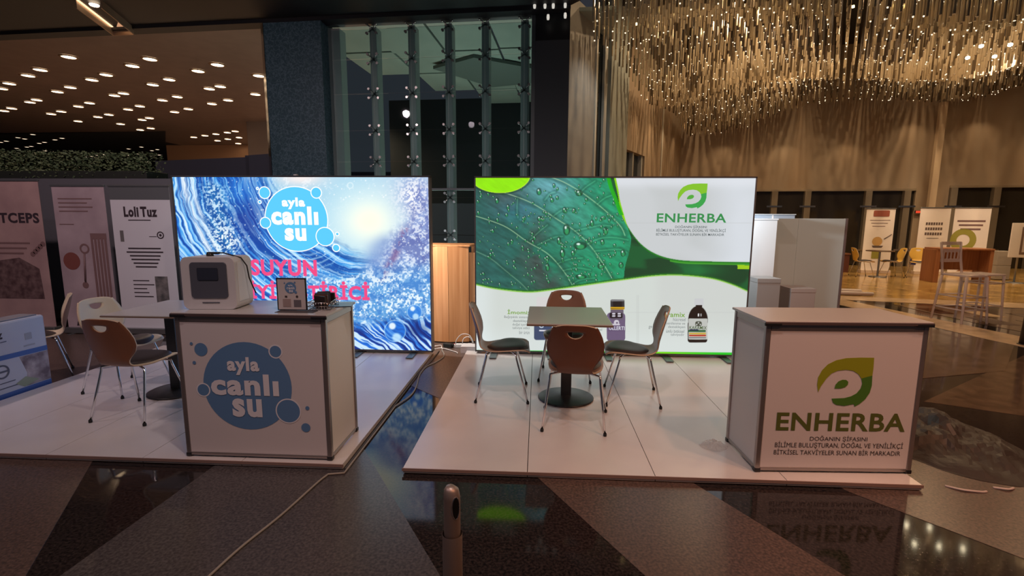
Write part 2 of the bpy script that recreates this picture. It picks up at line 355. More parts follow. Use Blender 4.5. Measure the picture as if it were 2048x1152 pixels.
# ---- glass facade: mullions, panes, spider fittings
fac = structure(bpy.data.objects.new('window_1', None)); COL.objects.link(fac)
mul_px = [672, 751, 826, 898, 970, 1047]
zs = [fpt(898, y).z for y in (50, 112, 183, 258, 322, 395, 470, 545)]
zs[-1] = .02
def along(px): q = fpt(px, 300); return (q-Vector(FP)).dot(FEX)
us = [along(p) for p in mul_px]; u_end = along(1066)
M_MUL = mat('mullion_grey', (.42, .43, .42), .45, .2)
M_PANE = glass_mat('facade_glass', (.80, .88, .88), .0)
M_SPI = mat('spider_steel', (.55, .55, .55), .25, 1)
BF = Matrix(((FEX.x, FEY.x, 0, FP[0]), (FEX.y, FEY.y, 0, FP[1]), (0, 0, 1, 0), (0, 0, 0, 1)))
for i, u in enumerate(us):
    wd = .075 if i else .16
    MB().bbox(u-wd, u+wd, .06, .34, 0, CEIL-.1, .012, BF).build('mullion', M_MUL, fac)
MB().box(u_end-.045, u_end+.045, -.06, .2, 0, CEIL-.05, BF).build('window_frame', M_FRAME, fac)
MB().box(us[0]-.28, us[0]-.16, -.06, .2, 0, CEIL-.05, BF).build('window_frame', M_FRAME, fac)
MB().box(us[0]-.28, u_end+.045, -.08, .14, zs[0]+.10, zs[0]+.2, BF).build('window_frame', M_FRAME, fac)
MB().box(us[0]-.1, u_end, -.03, .10, zs[5]+.15, zs[5]+.19, BF).build('window_frame', M_FRAME, fac)
edges = us+[u_end]
for i in range(len(edges)-1):
    for j in range(len(zs)-1):
        MB().box(edges[i]+.008, edges[i+1]-.008, 0, .012, zs[j+1]+.006, zs[j]-.006, BF).build('pane', M_PANE, fac)
spx = None
for i, u in enumerate(us[1:]):
    for z in zs[:-1]:
        mb = MB()
        for sx in (-1, 1):
            for sz in (-1, 1):
                mb.tube([BF @ Vector((u, .05, z)), BF @ Vector((u+sx*.10, -.01, z+sz*.09))], .014, 6)
                mb.tube([BF @ Vector((u+sx*.10, .02, z+sz*.09)), BF @ Vector((u+sx*.10, -.03, z+sz*.09))], .026, 8)
        mb.build('spider_fitting', M_SPI, fac)
# outside the glass: lit canopy soffit with panels, dark night behind
can = thing('entrance_canopy', 'pale green-grey canopy ceiling seen through the tall glass facade', 'canopy')
M_CAN = mat('canopy_panel', (.34, .38, .34), .55, noise=(1.2, .5, (.26, .30, .27), (1, 1, 1)))
for i in range(5):
    for j in range(4):
        u0 = us[0]-.9+i*1.35; y0 = .5+j*1.9
        zz = 5.75-.02*((i*3+j*5) % 4)
        if (i == 0 and j > 1) or (j == 3 and i in (1, 4)): continue
        MB().bbox(u0, u0+1.31, y0, y0+1.86, zz, zz+.08, .01, BF).build('canopy_panel', M_CAN, can)
MB().prism([BF @ Vector(q) for q in ((us[1]+.3, 3.4, 5.6), (us[3], 2.6, 5.6), (us[4]+.6, 3.6, 5.6), (us[5], 5.0, 5.6), (us[3], 5.4, 5.6))], (0, 0, .08)).build('canopy_panel', mat('canopy_dark', (.12, .14, .13), .6), can)
MB().box(us[0]-2, us[5]+1.0, 8.4, 8.6, 0, 6, BF).build('canopy_back', mat('night_wall', (.01, .012, .016), .8), can)
MB().box(us[0]-2, us[5]+1.0, .4, 8.4, .002, .03, BF).build('canopy_pavement', mat('asphalt', (.006, .006, .007), .9, spec=.05), can)
area('canopy_fill_light', BF @ Vector((-1.6, 3.4, .35)), BF @ Vector((-1.6, 3.4, 6)), (4, 2), 130, (.82, 1.0, .86))  # area light added out of view to brighten the canopy panels

# ---- dark panel, grey concrete panel, mirror strip, pillar and long side wall
def spt(px, py): return atp(px, py, SP, SN)
def sdist(px): q = spt(px, 300); return (q-Vector(SP)).dot(SDIR)
BS = Matrix(((SDIR.x, -SN[0], 0, SP[0]), (SDIR.y, -SN[1], 0, SP[1]), (0, 0, 1, 0), (0, 0, 0, 1)))   # x along wall, y into wall
e0 = along(1069); e1 = along(1130)
structure(MB().box(e0, e1+.05, -.1, .3, 0, CEIL-.55, BF).build('wall_jamb', mat('jamb_dark', (.055, .055, .065), .5)))
structure(MB().box(e0, e1+.05, -.1, .3, CEIL-.55, CEIL, BF).build('wall_jamb', mat('jamb_black', (.01, .01, .012), .4)))
HC = 7.6
s_ = [sdist(p) for p in (1133, 1186, 1189, 1213, 1216, 1249, 1252, 1290, 1355)]
M_CONC = mat('grey_panel', (.33, .315, .30), .5, noise=(.7, .6, (.26, .25, .24), (1, 1, 4)))
structure(MB().box(s_[0], s_[1], 0, .4, 0, 5.95, BS).build('wall_side', M_CONC))
structure(MB().box(s_[1], s_[2], -.03, .4, 0, 5.95, BS).build('trim_3', mat('strip_light', (.6, .58, .52), .4)))
mir = structure(MB().box(s_[2], s_[3], .05, .12, 0, 6.2, BS).build('window_2', mat('dark_mirror', (.10, .12, .12), .04, 1.0)))
MB().box(s_[3]-.32, s_[3]-.14, -.02, .04, 0, 6.0, BS).build('mullion', M_MUL, mir)
structure(MB().box(s_[3], s_[5], -.06, .4, 0, HC, BS).build('wall_side', mat('pillar_green_grey', (.30, .33, .31), .5)))
M_HALL = mat('hall_plaster', (.33, .26, .19), .65, noise=(1.6, .5, (.30, .2, .12), (1, 1, .3)))
zt = spt(1270, 305).z; zb = spt(1270, 420).z
for (a, b, z0, z1) in ((s_[5], s_[8]+.4, zt, HC), (s_[7], s_[8]+.4, 0, zt), (s_[5], s_[7], 0, 1.0)):
    structure(MB().box(a, b, 0, .3, z0, z1, BS).build('wall_side', M_HALL))
w3 = structure(MB().box(s_[5]+.02, s_[7]-.02, .16, .2, 1.0, zt, BS).build('window_3', mat('dark_glass', (.015, .018, .02), .05)))
for k in range(3): MB().box(s_[5]+.1+k*(s_[7]-s_[5]-.2)/2-.05, s_[5]+.1+k*(s_[7]-s_[5]-.2)/2+.05, .05, .16, 1.0, zt, BS).build('mullion', M_MUL, w3)
structure(MB().box(sdist(1322), sdist(1324), -.02, .02, 0, HC, BS).build('trim_4', mat('strip_light')))
# far wall with two glazed door groups
BB = Matrix(((BDIR.x, BN[0], 0, CORN.x), (BDIR.y, BN[1], 0, CORN.y), (0, 0, 1, 0), (0, 0, 0, 1)))
def bu(px, py=400): return (atp(px, py, CORN, BN)-CORN).dot(BDIR)
def bz(px, py): return atp(px, py, CORN, BN).z
d1a, d1b, d2a = bu(1440), bu(1830), bu(1896); top1 = bz(1700, 378); top2 = bz(1950, 371)
for (a, b, z0, z1) in ((-.3, d1a, 0, HC), (d1a, d1b, top1, HC), (d1b, d2a, 0, HC), (d2a, 24, top2, HC)):
    structure(MB().box(a, b, 0, .3, z0, z1, BB).build('wall_far', M_HALL))
structure(MB().box(-1, 26, .9, 1.0, 0, 4, BB).build('wall_far', mat('night_wall')))
for n_, (a, b, top, pxs) in enumerate(((d1a, d1b, top1, (1480, 1548, 1614, 1735, 1812)), (d2a, 22, top2, (1904, 1990, 2075)))):
    dr = structure(MB().box(a, b, .10, .12, .02, top-.02, BB).build('door_%d' % (n_+1), mat('door_glass', (.03, .025, .02), .05, spec=.6)))
    MB().box(a, b, -.03, .1, top-.07, top, BB).build('door_frame', mat('bright_frame', (.55, .45, .32), .3, .6), dr)
    for p in pxs:
        u = bu(p); MB().box(u-.10, u+.10, -.08, .09, 0, top-.07, BB).build('mullion', mat('mullion_warm', (.26, .22, .17), .4, .3), dr)
        for z in (bz(p, 413), bz(p, 500)): MB().box(u-.26, u+.26, -.10, -.05, z-.03, z+.03, BB).build('door_handle', mat('bright_steel', (.8, .75, .65), .2, 1), dr)
# slim light pilaster strip on the far wall
pz0, pz1 = 0.0, bz(1885, 205); pu0, pu1 = bu(1852, 437), bu(1885, 205)
tr = MB(); um = bu(1870, 320)
tr.bbox(um-.10, um+.10, -.16, 0, 0, pz1, .01, BB); structure(tr.build('trim_5', mat('pale_pilaster', (.72, .58, .42), .5)))
hc = structure(MB().prism([Vector(q) for q in ((.9, 8.3, HC), (26, 4, HC), (28, 20, HC), (CORN.x-1.5, CORN.y+1.5, HC))], (0, 0, .3)).build('ceiling', M_BLACKC))
structure(MB().prism([Vector(q) for q in ((.95, 8.6, CEIL+.3), (24, 5.2, CEIL+.3), (24, 5.0, CEIL+.3), (.9, 8.3, CEIL+.3))], (0, 0, HC-CEIL-.2)).build('trim_6', M_BLACKC))
structure(MB().box(24, 24.3, -6, 20, 0, HC+.3).build('wall_right', M_HALL))
structure(MB().box(-62.2, -62, -6, 46, 0, CEIL+.3).build('wall_left', M_DARKW))

# ================================================================= LIGHTBOXES
LY, RY = 5.47, 5.54
PX = to_px
def art_wave(u, v, P):
    x, y = PX(P); cx, cy = 738., 442.
    r = np.hypot(x-cx, (y-cy)*1.15)
    n1 = fbm(x/60, y/60, 4, 3); n2 = fbm(x/11, y/11, 4, 9); n3 = fbm(x/3.2, y/3.2, 3, 21); n4 = fbm(x/26, y/20, 4, 33)
    c = np.ones(x.shape+(3,))*np.array([.56, .78, .91])
    c = mixc(c, (.70, .76, .88), sst(690, 860, x)*.8); c = mixc(c, (.36, .62, .86), sst(470, 640, y+40*(n1-.5))*.5)
    c = mixc(c, (.90, .97, .96), np.exp(-(r/105)**2)); c = mixc(c, (1, 1, .90), np.exp(-(r/36)**2))
    c = mixc(c, (.96, .92, .91), np.exp(-(((x-600)/55)**2+((y-354)/20)**2)))
    spr = sst(.55, .68, n3*.6+n2*.4)*sst(430, 650, x)*(1-np.exp(-(r/150)**2)); c = mixc(c, (.97, .99, 1.), spr*.7)
    # swirl: big arcs sweeping from the top left, down and round to the right
    wx = x+(n1-.5)*46; wy = y+(n1-.5)*36
    R_ = np.hypot(wx-770, (wy-300)*1.08); th = np.arctan2(wy-300, wx-770)
    swirl = sst(215, 262, R_+45*(fbm(th*3+5, R_/90, 3, 31)-.5)+14*(n2-.5))
    swirl = swirl*(1-sst(700, 790, x)*(1-sst(610, 660, y)))
    st = fbm(R_/4.0+n4*1.6, th*2.2, 4, 41); st2 = fbm(R_/2.6+n4*3, th*3.4, 3, 51)
    sw = np.ones_like(c)*np.array([.14, .47, .84])
    sw = mixc(sw, (.02, .27, .62), sst(.53, .42, st)*.9); sw = mixc(sw, (.30, .66, .93), sst(.52, .60, st))
    sw = mixc(sw, (.84, .94, 1.), sst(.60, .68, st)*.75); sw = mixc(sw, (.80, .91, 1.), sst(.60, .68, st2)*.6)
    tube = np.exp(-(((x-492)/36)**2+((y-425)/66)**2)); sw = mixc(sw, (.10, .22, .58), np.clip(tube*1.2*sst(.3, .6, n1+.15), 0, 1)*.65)
    tip = np.exp(-(((x-470)/48)**2+((y-385)/26)**2)); sw = mixc(sw, (.10, .46, .86), tip*.6); sw = mixc(sw, (.55, .82, .98), tip*sst(.52, .6, st2)*.8)
    c = c*(1-swirl[..., None])+sw*swirl[..., None]
    # foam curtain left of the tube
    fo = np.exp(-((x-421-(y-355)*.20)/26)**2)*sst(352, 380, y)*(1-sst(495, 530, y)); f_ = sst(.48, .60, n3)
    c = mixc(c, (.06, .36, .64), fo*(1-f_)*.75); c = mixc(c, (.82, .92, .97), fo*f_*.9)
    spk = np.exp(-(((x-455)/30)**2+((y-478)/24)**2)); c = mixc(c, (.96, .99, 1.), spk*sst(.50, .58, n3)*.95)
    for (x0, k1, k2, wd, am) in ((366, .20, .0011, 7, .9), (383, .10, .0019, 5, .8), (352, .16, .0006, 3, .6)):
        cl = x0+(y-355)*k1+(y-355)**2*k2; wht = np.exp(-((x-cl)/wd)**2)*(1-sst(505, 560, y)); c = mixc(c, (.95, .98, 1.), wht*am*(.6+.4*sst(.4, .6, st2)))
    # thin white arcs hugging the logo's lower left
    for dr, am in ((6, .9), (13, .8), (22, .6), (33, .5), (46, .4)):
        rr = np.hypot(x-600, (y-420)*1.0)-(78+dr+10*(n4-.5)); aw = sst(1.1, 1.5, np.arctan2(y-420, 600-x)*0+np.clip((y-430)/60., 0, 2)*1.0)*(x < 680); c = mixc(c, (.85, .94, .99), np.exp(-(rr/2.0)**2)*am*aw)
    # right wing: lavender-blue turbulent water
    wing = sst(0, 46, x-(792-(np.clip(y-430, 0, 200))*.70)+54*(n1-.5))*sst(350, 384, y+50*(n1-.3))*(1-sst(600, 650, y))
    wc = np.ones_like(c)*np.array([.56, .64, .84]); wc = mixc(wc, (.36, .42, .70), sst(.50, .60, n4)*.6); wc = mixc(wc, (.22, .52, .82), sst(500, 600, y)*.75)
    wc = mixc(wc, (.30, .34, .62), sst(.47, .38, n2)*.55); wc = mixc(wc, (.95, .97, 1.), sst(.50, .60, n2*.45+n3*.55)*.75)
    c = c*(1-wing[..., None]*.9)+wc*wing[..., None]*.9
    pt = np.exp(-((x-822)**2/900+(y-392)**2/1700)); c = mixc(c, (.55, .60, .82), pt*.5); c = mixc(c, (1, 1, 1), pt*sst(.46, .55, n3)*.9)
    rx = 768+(555-y)*.46+14*(n1-.5); rg = np.exp(-((x-rx)/8)**2)*sst(440, 465, y)*(1-sst(552, 575, y)); c = mixc(c, (.42, .30, .52), rg*.75*sst(.38, .52, n2))
    rg = np.exp(-((x-rx+34)/22)**2)*sst(455, 490, y)*(1-sst(530, 560, y)); c = mixc(c, (.45, .56, .80), rg*.6)
    # foam and spray below the headline
    fm = sst(520, 640, x)*sst(515, 565, y+30*(n1-.5))*(1-sst(640, 690, y)); c = mixc(c, (.40, .68, .90), fm*.45); c = mixc(c, (.94, .98, 1.), fm*sst(.49, .60, n3*.6+n4*.4)*.85); c = mixc(c, (.22, .50, .82), fm*sst(.47, .40, n2)*.6)
    # bottom right: long blue streaks fanning upward to the right
    D = np.hypot(x-600, y-880); an = np.arctan2(880-y, x-600)
    bt = sst(632, 662, y+26*(n1-.5)+(x-760)*.10)*sst(690, 716, x+(y-640)*.3)
    s3 = fbm((D+40*n1)/5.0, an*2.6, 4, 71); bc = np.ones_like(c)*np.array([.10, .42, .84]); bc = mixc(bc, (.03, .18, .50), sst(.53, .43, s3)); bc = mixc(bc, (.86, .95, 1.), sst(.55, .62, s3)*.9)
    dk = np.exp(-(((x-835)/24)**2+((y-660)/14)**2)); bc = mixc(bc, (.05, .16, .42), dk*.6)
    c = c*(1-bt[..., None])+bc*bt[..., None]
    for (bx, by, br) in ((829, 624, 15), (790, 662, 22)):
        d = np.hypot(x-bx, y-by)/br
        c = mixc(c, (.12, .45, .86), (1-sst(.92, 1, d))*.7); c = mixc(c, (.96, .99, 1.), (1-sst(.2, .42, np.hypot((x-bx)/br+.25, (y-by)/br+.45)))*.9)
        c = mixc(c, (.8, .93, 1.), (1-sst(.25, .55, np.hypot((x-bx)/br-.15, (y-by)/br-.6)))*.8*(d < 1)); c = mixc(c, (.75, .90, 1.), np.exp(-((d-.96)/.05)**2)*.6)
    d = np.hypot(x-700.5, y-371)/6.2; c = mixc(c, (.9, .96, .98), np.exp(-((d-.9)/.16)**2)*.8)
    for k in range(420):
        bx, by, br = RNG.uniform(400, 855), RNG.uniform(358, 560), RNG.uniform(.5, 1.4)
        if 660 < bx < 800 and by > 400: continue
        m_ = (np.abs(x-bx) < 4) & (np.abs(y-by) < 4); d = np.hypot(x[m_]-bx, y[m_]-by)/br; c[m_] = mixc(c[m_], (1, 1, 1), np.exp(-d**2)*.9)
    return c
def seg_dist(x, y, pts):
    best = np.full(x.shape, 1e9)
    for (a, b) in zip(pts[:-1], pts[1:]):
        ax, ay = a; bx, by = b; L2 = (bx-ax)**2+(by-ay)**2
        t = np.clip(((x-ax)*(bx-ax)+(y-ay)*(by-ay))/L2, 0, 1); best = np.minimum(best, np.hypot(x-ax-t*(bx-ax), y-ay-t*(by-ay)))
    return best
def smooth(pts, n=8):
    P = [Vector((*p, 0)) for p in pts]; out = []
    for i in range(len(P)-1):
        p0, p1, p2, p3 = P[max(i-1, 0)], P[i], P[i+1], P[min(i+2, len(P)-1)]
        for k in range(n):
            t = k/n; out.append(.5*((2*p1)+(p2-p0)*t+(2*p0-5*p1+4*p2-p3)*t*t+(3*p1-p0-3*p2+p3)*t**3))
    out.append(P[-1]); return [(q.x, q.y) for q in out]
def art_leaf(u, v, P):
    x, y = PX(P)
    n1 = fbm(x/50, y/50, 4, 5); n2 = fbm(x/10, y/4.5, 4, 15); n3 = fbm((x+y)/22, (y-x*.6)/5, 4, 25)
    lx = sst(980, 1230, x+ (y-470)*.1)
    c = np.ones(x.shape+(3,))*np.array([.16, .36, .34]); c = mixc(c, (.08, .58, .38), lx*.85)
    c = mixc(c, (.25, .27, .27), np.exp(-((x-(1000+(y-355)*.45))/42)**2)*sst(.35, .6, n1+.1)*.8)
    c = mixc(c, (.42, .66, .72), np.exp(-(((x-1100)/60)**2+((y-372)/28)**2))*.8); c = mixc(c, (.20, .50, .58), np.exp(-(((x-1040)/45)**2+((y-420)/22)**2))*.6)
    c = mixc(c, (.45, .66, .68), np.exp(-(((x-1140)/90)**2+((y-430-(x-1140)*.3)/60)**2))*.35)
    c = c*(.86+.42*n3[..., None]+.12*(n2[..., None]-.5))
    mains = [[(945, 430), (1008, 452), (1054, 483), (1096, 508), (1127, 542), (1148, 576)], [(1005, 384), (1050, 400), (1079, 415), (1112, 437), (1150, 462), (1179, 490), (1206, 527), (1227, 562)],
             [(1090, 350), (1104, 355), (1129, 365), (1162, 384), (1192, 406), (1219, 429), (1242, 454), (1250, 471)], [(946, 500), (981, 517), (1012, 542), (1040, 565), (1056, 581)]]
    sides = [[(1150, 462), (1175, 456), (1202, 451), (1222, 452)], [(1175, 488), (1200, 477), (1227, 475), (1256, 480)], [(1190, 502), (1215, 500), (1240, 499), (1254, 505)], [(1116, 527), (1137, 519), (1165, 516)],
             [(1127, 541), (1154, 536), (1181, 540)], [(1075, 490), (1108, 475), (1125, 473)], [(1108, 431), (1127, 419), (1150, 419)], [(1060, 480), (1080, 462), (1095, 450)], [(1035, 398), (1034, 420), (1036, 435)],
             [(1090, 400), (1100, 388), (1110, 384)], [(1162, 384), (1172, 374), (1190, 362)], [(1195, 408), (1210, 396), (1226, 390)], [(1143, 570), (1160, 560), (1190, 556)]]
    for i, mm in enumerate(mains):
        s = smooth(mm); d = seg_dist(x, y, s); c = mixc(c, (.10, .30, .25), np.exp(-((d-3.2)/3.)**2)*.35); c = mixc(c, (.72, .86, .66), np.exp(-(d/.8)**2)*(.8 if i < 3 else .4))
    for mm in sides:
        d = seg_dist(x, y, smooth(mm)); c = mixc(c, (.40, .78, .55), np.exp(-(d/.7)**2)*.5); c = mixc(c, (.04, .30, .22), np.exp(-((d-3)/2.)**2)*.3)
    drops = [(1160, 491, 13, 8), (1133, 459, 7, 11), (1158, 386, 7, 6), (1078, 383, 5, 7), (1104, 400, 4, 5), (1129, 420, 4, 6), (1148, 421, 4, 5), (1118, 481, 4, 8), (1211, 462, 5, 8), (1125, 506, 5, 9), (1095, 534, 4, 8), (1202, 532, 7, 6), (1205, 484, 4, 6),
             (1146, 506, 4, 6), (1095, 515, 4, 4), (1162, 553, 11, 5), (1242, 530, 5, 6), (1246, 506, 5, 7), (1079, 437, 5, 5), (1016, 414, 3, 6), (994, 401, 4, 6), (1184, 446, 4, 7), (1206, 436, 5, 4), (1108, 371, 3, 5)]
    for k in range(260): drops.append((RNG.uniform(955, 1252), 358+218*RNG.random()**.8, RNG.uniform(1.3, 3.3), RNG.uniform(1.6, 4.6)))
    for (bx, by, rx, ry) in drops:
        m_ = (np.abs(x-bx) < rx*1.6) & (np.abs(y-by) < ry*1.6)
        if not m_.any(): continue
        X_, Y_ = (x[m_]-bx)/rx, (y[m_]-by)/ry; d = np.hypot(X_, Y_); q = c[m_]
        q = mixc(q, (.02, .17, .12), (1-sst(.85, 1.2, d))*(.55+.35*sst(0, .8, Y_+X_*.3))); q = mixc(q, (.25, .75, .45), (1-sst(.4, .75, np.hypot(X_-.1, Y_-.35)))*.7)
        q = mixc(q, (.92, 1., .97), (1-sst(.15, .42, np.hypot(X_+.25, Y_+.35)))*.95); c[m_] = q
    # printed shapes around the leaf
    def yof(pts):
        pts = smooth(pts); return np.interp(x, [p[0] for p in pts], [p[1] for p in pts])
    def xof(pts):
        pts = smooth(pts); return np.interp(y, [p[1] for p in pts], [p[0] for p in pts])
    leaf_r = xof([(1216, 350), (1222, 375), (1232, 400), (1243, 430), (1255, 455), (1262, 478), (1258, 505), (1250, 535), (1245, 585)])
    dg = np.ones_like(c)*np.array([.04, .36, .20]); dg = mixc(dg, (.02, .26, .16), sst(.45, .6, fbm(x/60, y/25, 3, 77))); dg = mixc(dg, (.12, .50, .25), np.exp(-(((x-1400)/40)**2+((y-540)/14)**2))*.6)
    c = np.where((x > leaf_r)[..., None], dg, c)
    wy = yof([(1228, 340), (1236, 375), (1240, 400), (1247, 426), (1257, 455), (1282, 488), (1314, 509), (1357, 520), (1420, 523), (1530, 525)])
    lime_x = xof([(1222, 345), (1232, 390), (1240, 420), (1252, 455), (1268, 480), (1300, 510)])
    lim = (x > leaf_r-2)*(y < 470)*(y < wy+16)
    c = mixc(c, (.55, .85, .05), np.clip(lim*1.0*(x > leaf_r), 0, 1)*sst(470, 440, y))
    c = mixc(c, (.10, .70, .12), (np.abs(x-leaf_r+0) < 4)*(y < 430)*.9)
    white = np.ones_like(c)*np.array([.81, .83, .84]); white = mixc(white, (.75, .77, .77), sst(.4, .65, fbm(x/90, y/60, 2, 88))*.5)
    white = mixc(white, (.90, .93, .97), np.exp(-((x-1480)/60)**2)*.6); white = mixc(white, (.91, .93, .96), np.exp(-((y-362)/14)**2)*.7)
    wh = (y < wy) & (x > 1226); c = np.where(wh[..., None], white, c)
    e = np.abs(y-wy-1.6); c = mixc(c, (.10, .52, .12), np.exp(-(e/1.6)**2)*(x > 1258)); c = mixc(c, (.35, .75, .2), np.exp(-((y-wy-4.5)/1.6)**2)*(x > 1340)*.8)
    lowy = yof([(940, 565), (951, 568), (994, 577), (1055, 583), (1101, 579), (1179, 568), (1250, 558), (1304, 551), (1345, 549), (1385, 551), (1428, 557), (1464, 568), (1492, 580), (1520, 592)])
    wl_ = np.ones_like(c)*np.array([.84, .87, .85]); wl_ = mixc(wl_, (.90, .94, .94), sst(1000, 960, x)*.6+sst(640, 690, y)*.4); wl_ = mixc(wl_, (.80, .81, .80), sst(1300, 1330, x)*.4*sst(700, 600, y))
    c = np.where((y > lowy)[..., None], wl_, c)
    e = y-lowy; c = mixc(c, (.50, .80, .18), np.exp(-((e-1)/1.2)**2)*.95); c = mixc(c, (.10, .42, .12), np.exp(-((e+1.6)/1.3)**2)*.9)
    # sunlit lime leaf in the top left corner
    el = np.hypot((x-1000)/61, (y-349)/37); c = np.where((el < 1)[..., None], np.array([.60, .97, .05])*(0.93+.1*n3[..., None]), c); c = mixc(c, (.85, 1, .25), np.exp(-((el-.985)/.02)**2)*.7); c = mixc(c, (.05, .2, .12), np.exp(-((el-1.05)/.04)**2)*.5)
    # right mark and foot strip
    c = mixc(c, (.62, .82, .12), (x > 1475)*(y > wy+6)*(y < wy+14)*1.0)
    fy = 700+(x-950)*.010; c = mixc(c, (.10, .78, .15), sst(fy-1, fy+1, y)*1.0); c = mixc(c, (.55, .88, .12), sst(fy-1, fy+1, y)*sst(1240, 1330, x)*sst(1465, 1300, x)*.9)
    # seams of the stretched fabric
    for sx in (1277, 1274): c = mixc(c, (.72, .74, .73), np.exp(-((x-sx)/.8)**2)*(y > 590)*.35)
    for sy in (446, 625): c = mixc(c, (.74, .76, .76), np.exp(-((y-sy)/.7)**2)*(x > 1255)*.4)
    # product bottles
    def rrect(cx_, cy_, hw, hh, rr): qx = np.abs(x-cx_)-hw+rr; qy = np.abs(y-cy_)-hh+rr; return np.hypot(np.maximum(qx, 0), np.maximum(qy, 0))+np.minimum(np.maximum(qx, qy), 0)-rr
    def put(d, col): 
        nonlocal c; c = mixc(c, col, 1-sst(-.4, .4, d))
    # small jar behind the table (white cap, slate label)
    put(rrect(1086, 664, 18, 16, 5), (.25, .30, .42)); put(rrect(1086, 604, 13, 10, 2), (.86, .85, .85)); put(rrect(1086, 644, 18, 8, 5), (.25, .3, .42)); put(rrect(1083, 651, 5, 5, 5), (.8, .85, .9)); put(rrect(1083, 651, 3, 3, 3), (.25, .3, .42))
    # purple bottle
    put(rrect(1232, 654, 18.5, 29, 8), (.42, .36, .48)); put(rrect(1234, 626, 13, 14, 5), (.40, .36, .43)); put(rrect(1235, 609, 14, 10, 3), (.20, .20, .22)); put(rrect(1235, 607, 9, 8, 2), (.10, .10, .11)); put(rrect(1235, 601, 13, 1.6, 1.4), (.5, .5, .52))
    put(rrect(1235, 616.5, 14, 2.6, 1), (.85, .65, .12)); put(rrect(1235, 617, 14, .5, .4), (.25, .2, .1)); put(rrect(1232, 631, 13, 5.5, 3), (.10, .08, .12))
    for sx in (-5.5, 5.5):
        for sy in (627.5, 632): put(rrect(1233+sx, sy, 3.4, 1.5, 1.5), (.85, .83, .88))
    put(rrect(1233, 645, 5.2, 5.2, 5), (.82, .80, .84)); put(rrect(1234, 646, 2, 2, 2), (.4, .34, .46)); put(rrect(1232, 649, 8, 1.6, 1.5), (.82, .8, .84)); put(rrect(1232, 661.2, 16, .5, .4), (.34, .28, .4))
    # syrup bottle
    put(rrect(1395, 664, 19.5, 21, 5), (.07, .05, .05)); d1 = np.hypot((x-1396)/19.5, (y-640)/28); put((d1-1)*12*((y < 646)*1.)+9*(y >= 646), (.07, .05, .05)); put(rrect(1398, 604, 9, 7, 1.5), (.80, .81, .82)); put(rrect(1398, 612, 6.5, 2, 1), (.1, .08, .08))
    put(rrect(1396, 658, 19, 21, 2), (.76, .77, .75)); put(rrect(1397, 647.5, 6.5, 5, 4), (.28, .30, .26))
    for (bx, by) in ((-3.6, 1.6), (3.6, 1.6), (0, -2)): put(rrect(1397+bx, 647.5+by, 1.5, 1.5, 1.5), (.76, .77, .75))
    put(rrect(1394, 662, 17.5, 2.0, .5), (.14, .38, .22)); put(rrect(1388, 660, 9, 1.6, .5), (.15, .2, .3)); put(rrect(1395, 667, 17, 1.6, 1), (.80, .68, .25)); put(rrect(1395, 671, 17, 1.6, 1), (.72, .22, .12)); put(rrect(1395, 675.4, 17, .8, .4), (.35, .35, .36))
    put(rrect(1397, 630, 1.4, 3, 1), (.92, .92, .92)); put(rrect(1402, 630, 1.0, 3, 1), (.7, .7, .7))
    return c
M_LBFRAME = mat('lightbox_aluminium', (.30, .31, .32), .35, .8)
def lightbox(name, label, x0, x1, Y, z0, z1, art, m_art, nx, nz):
    t = thing(name, label, 'lightbox', ((x0+x1)/2, Y, 0))
    L = lambda o: setattr(o, 'matrix_parent_inverse', Matrix.Translation((-(x0+x1)/2, -Y, 0))) or o
    d = .10
    L(painted('printed_fabric', (x0+.008, Y, z0+.008), (1, 0, 0), (0, 0, 1), x1-x0-.016, z1-z0-.016, nx, nz, art, m_art, t))
    for (a, b, c_, d_) in ((x0-.006, x0+.010, z0, z1), (x1-.010, x1+.006, z0, z1)): L(MB().box(a, b, Y-.006, Y+d, c_, d_).build('frame_side', M_LBFRAME, t))
    for (c_, d_) in ((z0-.012, z0+.008), (z1-.008, z1+.010)): L(MB().box(x0-.006, x1+.006, Y-.006, Y+d, c_, d_).build('frame_rail', mat('lightbox_rail', (.12, .12, .13), .4, .5), t))
    L(MB().box(x0+.01, x1-.01, Y+d-.012, Y+d-.004, z0+.01, z1-.01).build('back_fabric', emis('backlit_white', (.90, .95, 1.0), .7), t))
    for fx in np.linspace(x0+.22, x1-.22, 5):
        L(MB().bbox(fx-.04, fx+.04, Y-.22, Y+.30, .045, .055, .003).build('foot', mat('foot_plate', (.13, .15, .15), .35, .7), t))
        L(MB().box(fx-.03, fx+.03, Y+.02, Y+.08, .05, z0-.01).build('foot_block', mat('foot_plate'), t))
    return t, L
lb1, L1 = lightbox('lightbox', 'backlit water company display wall with blue wave print and round logo', -4.20, -1.222, LY, .075, 2.075, art_wave, attr_mat('wave_print', .92), 620, 420)
lb2, L2 = lightbox('lightbox', 'backlit green leaf display wall with white fields, behind the table and four chairs', -.72, 2.365, RY, .075, 2.075, art_leaf, attr_mat('leaf_print', .80), 660, 430)
def Pd(px, py, Y, off_=.003):
    if isinstance(Y, tuple): return atp(px, py, Y[0], Y[1])+Y[1]*off_
    q = aty(px, py, Y); return Vector((q.x, Y-off_, q.z))
def scl(px, py, Y): return (aty(px+1, py, Y)-aty(px, py, Y)).length
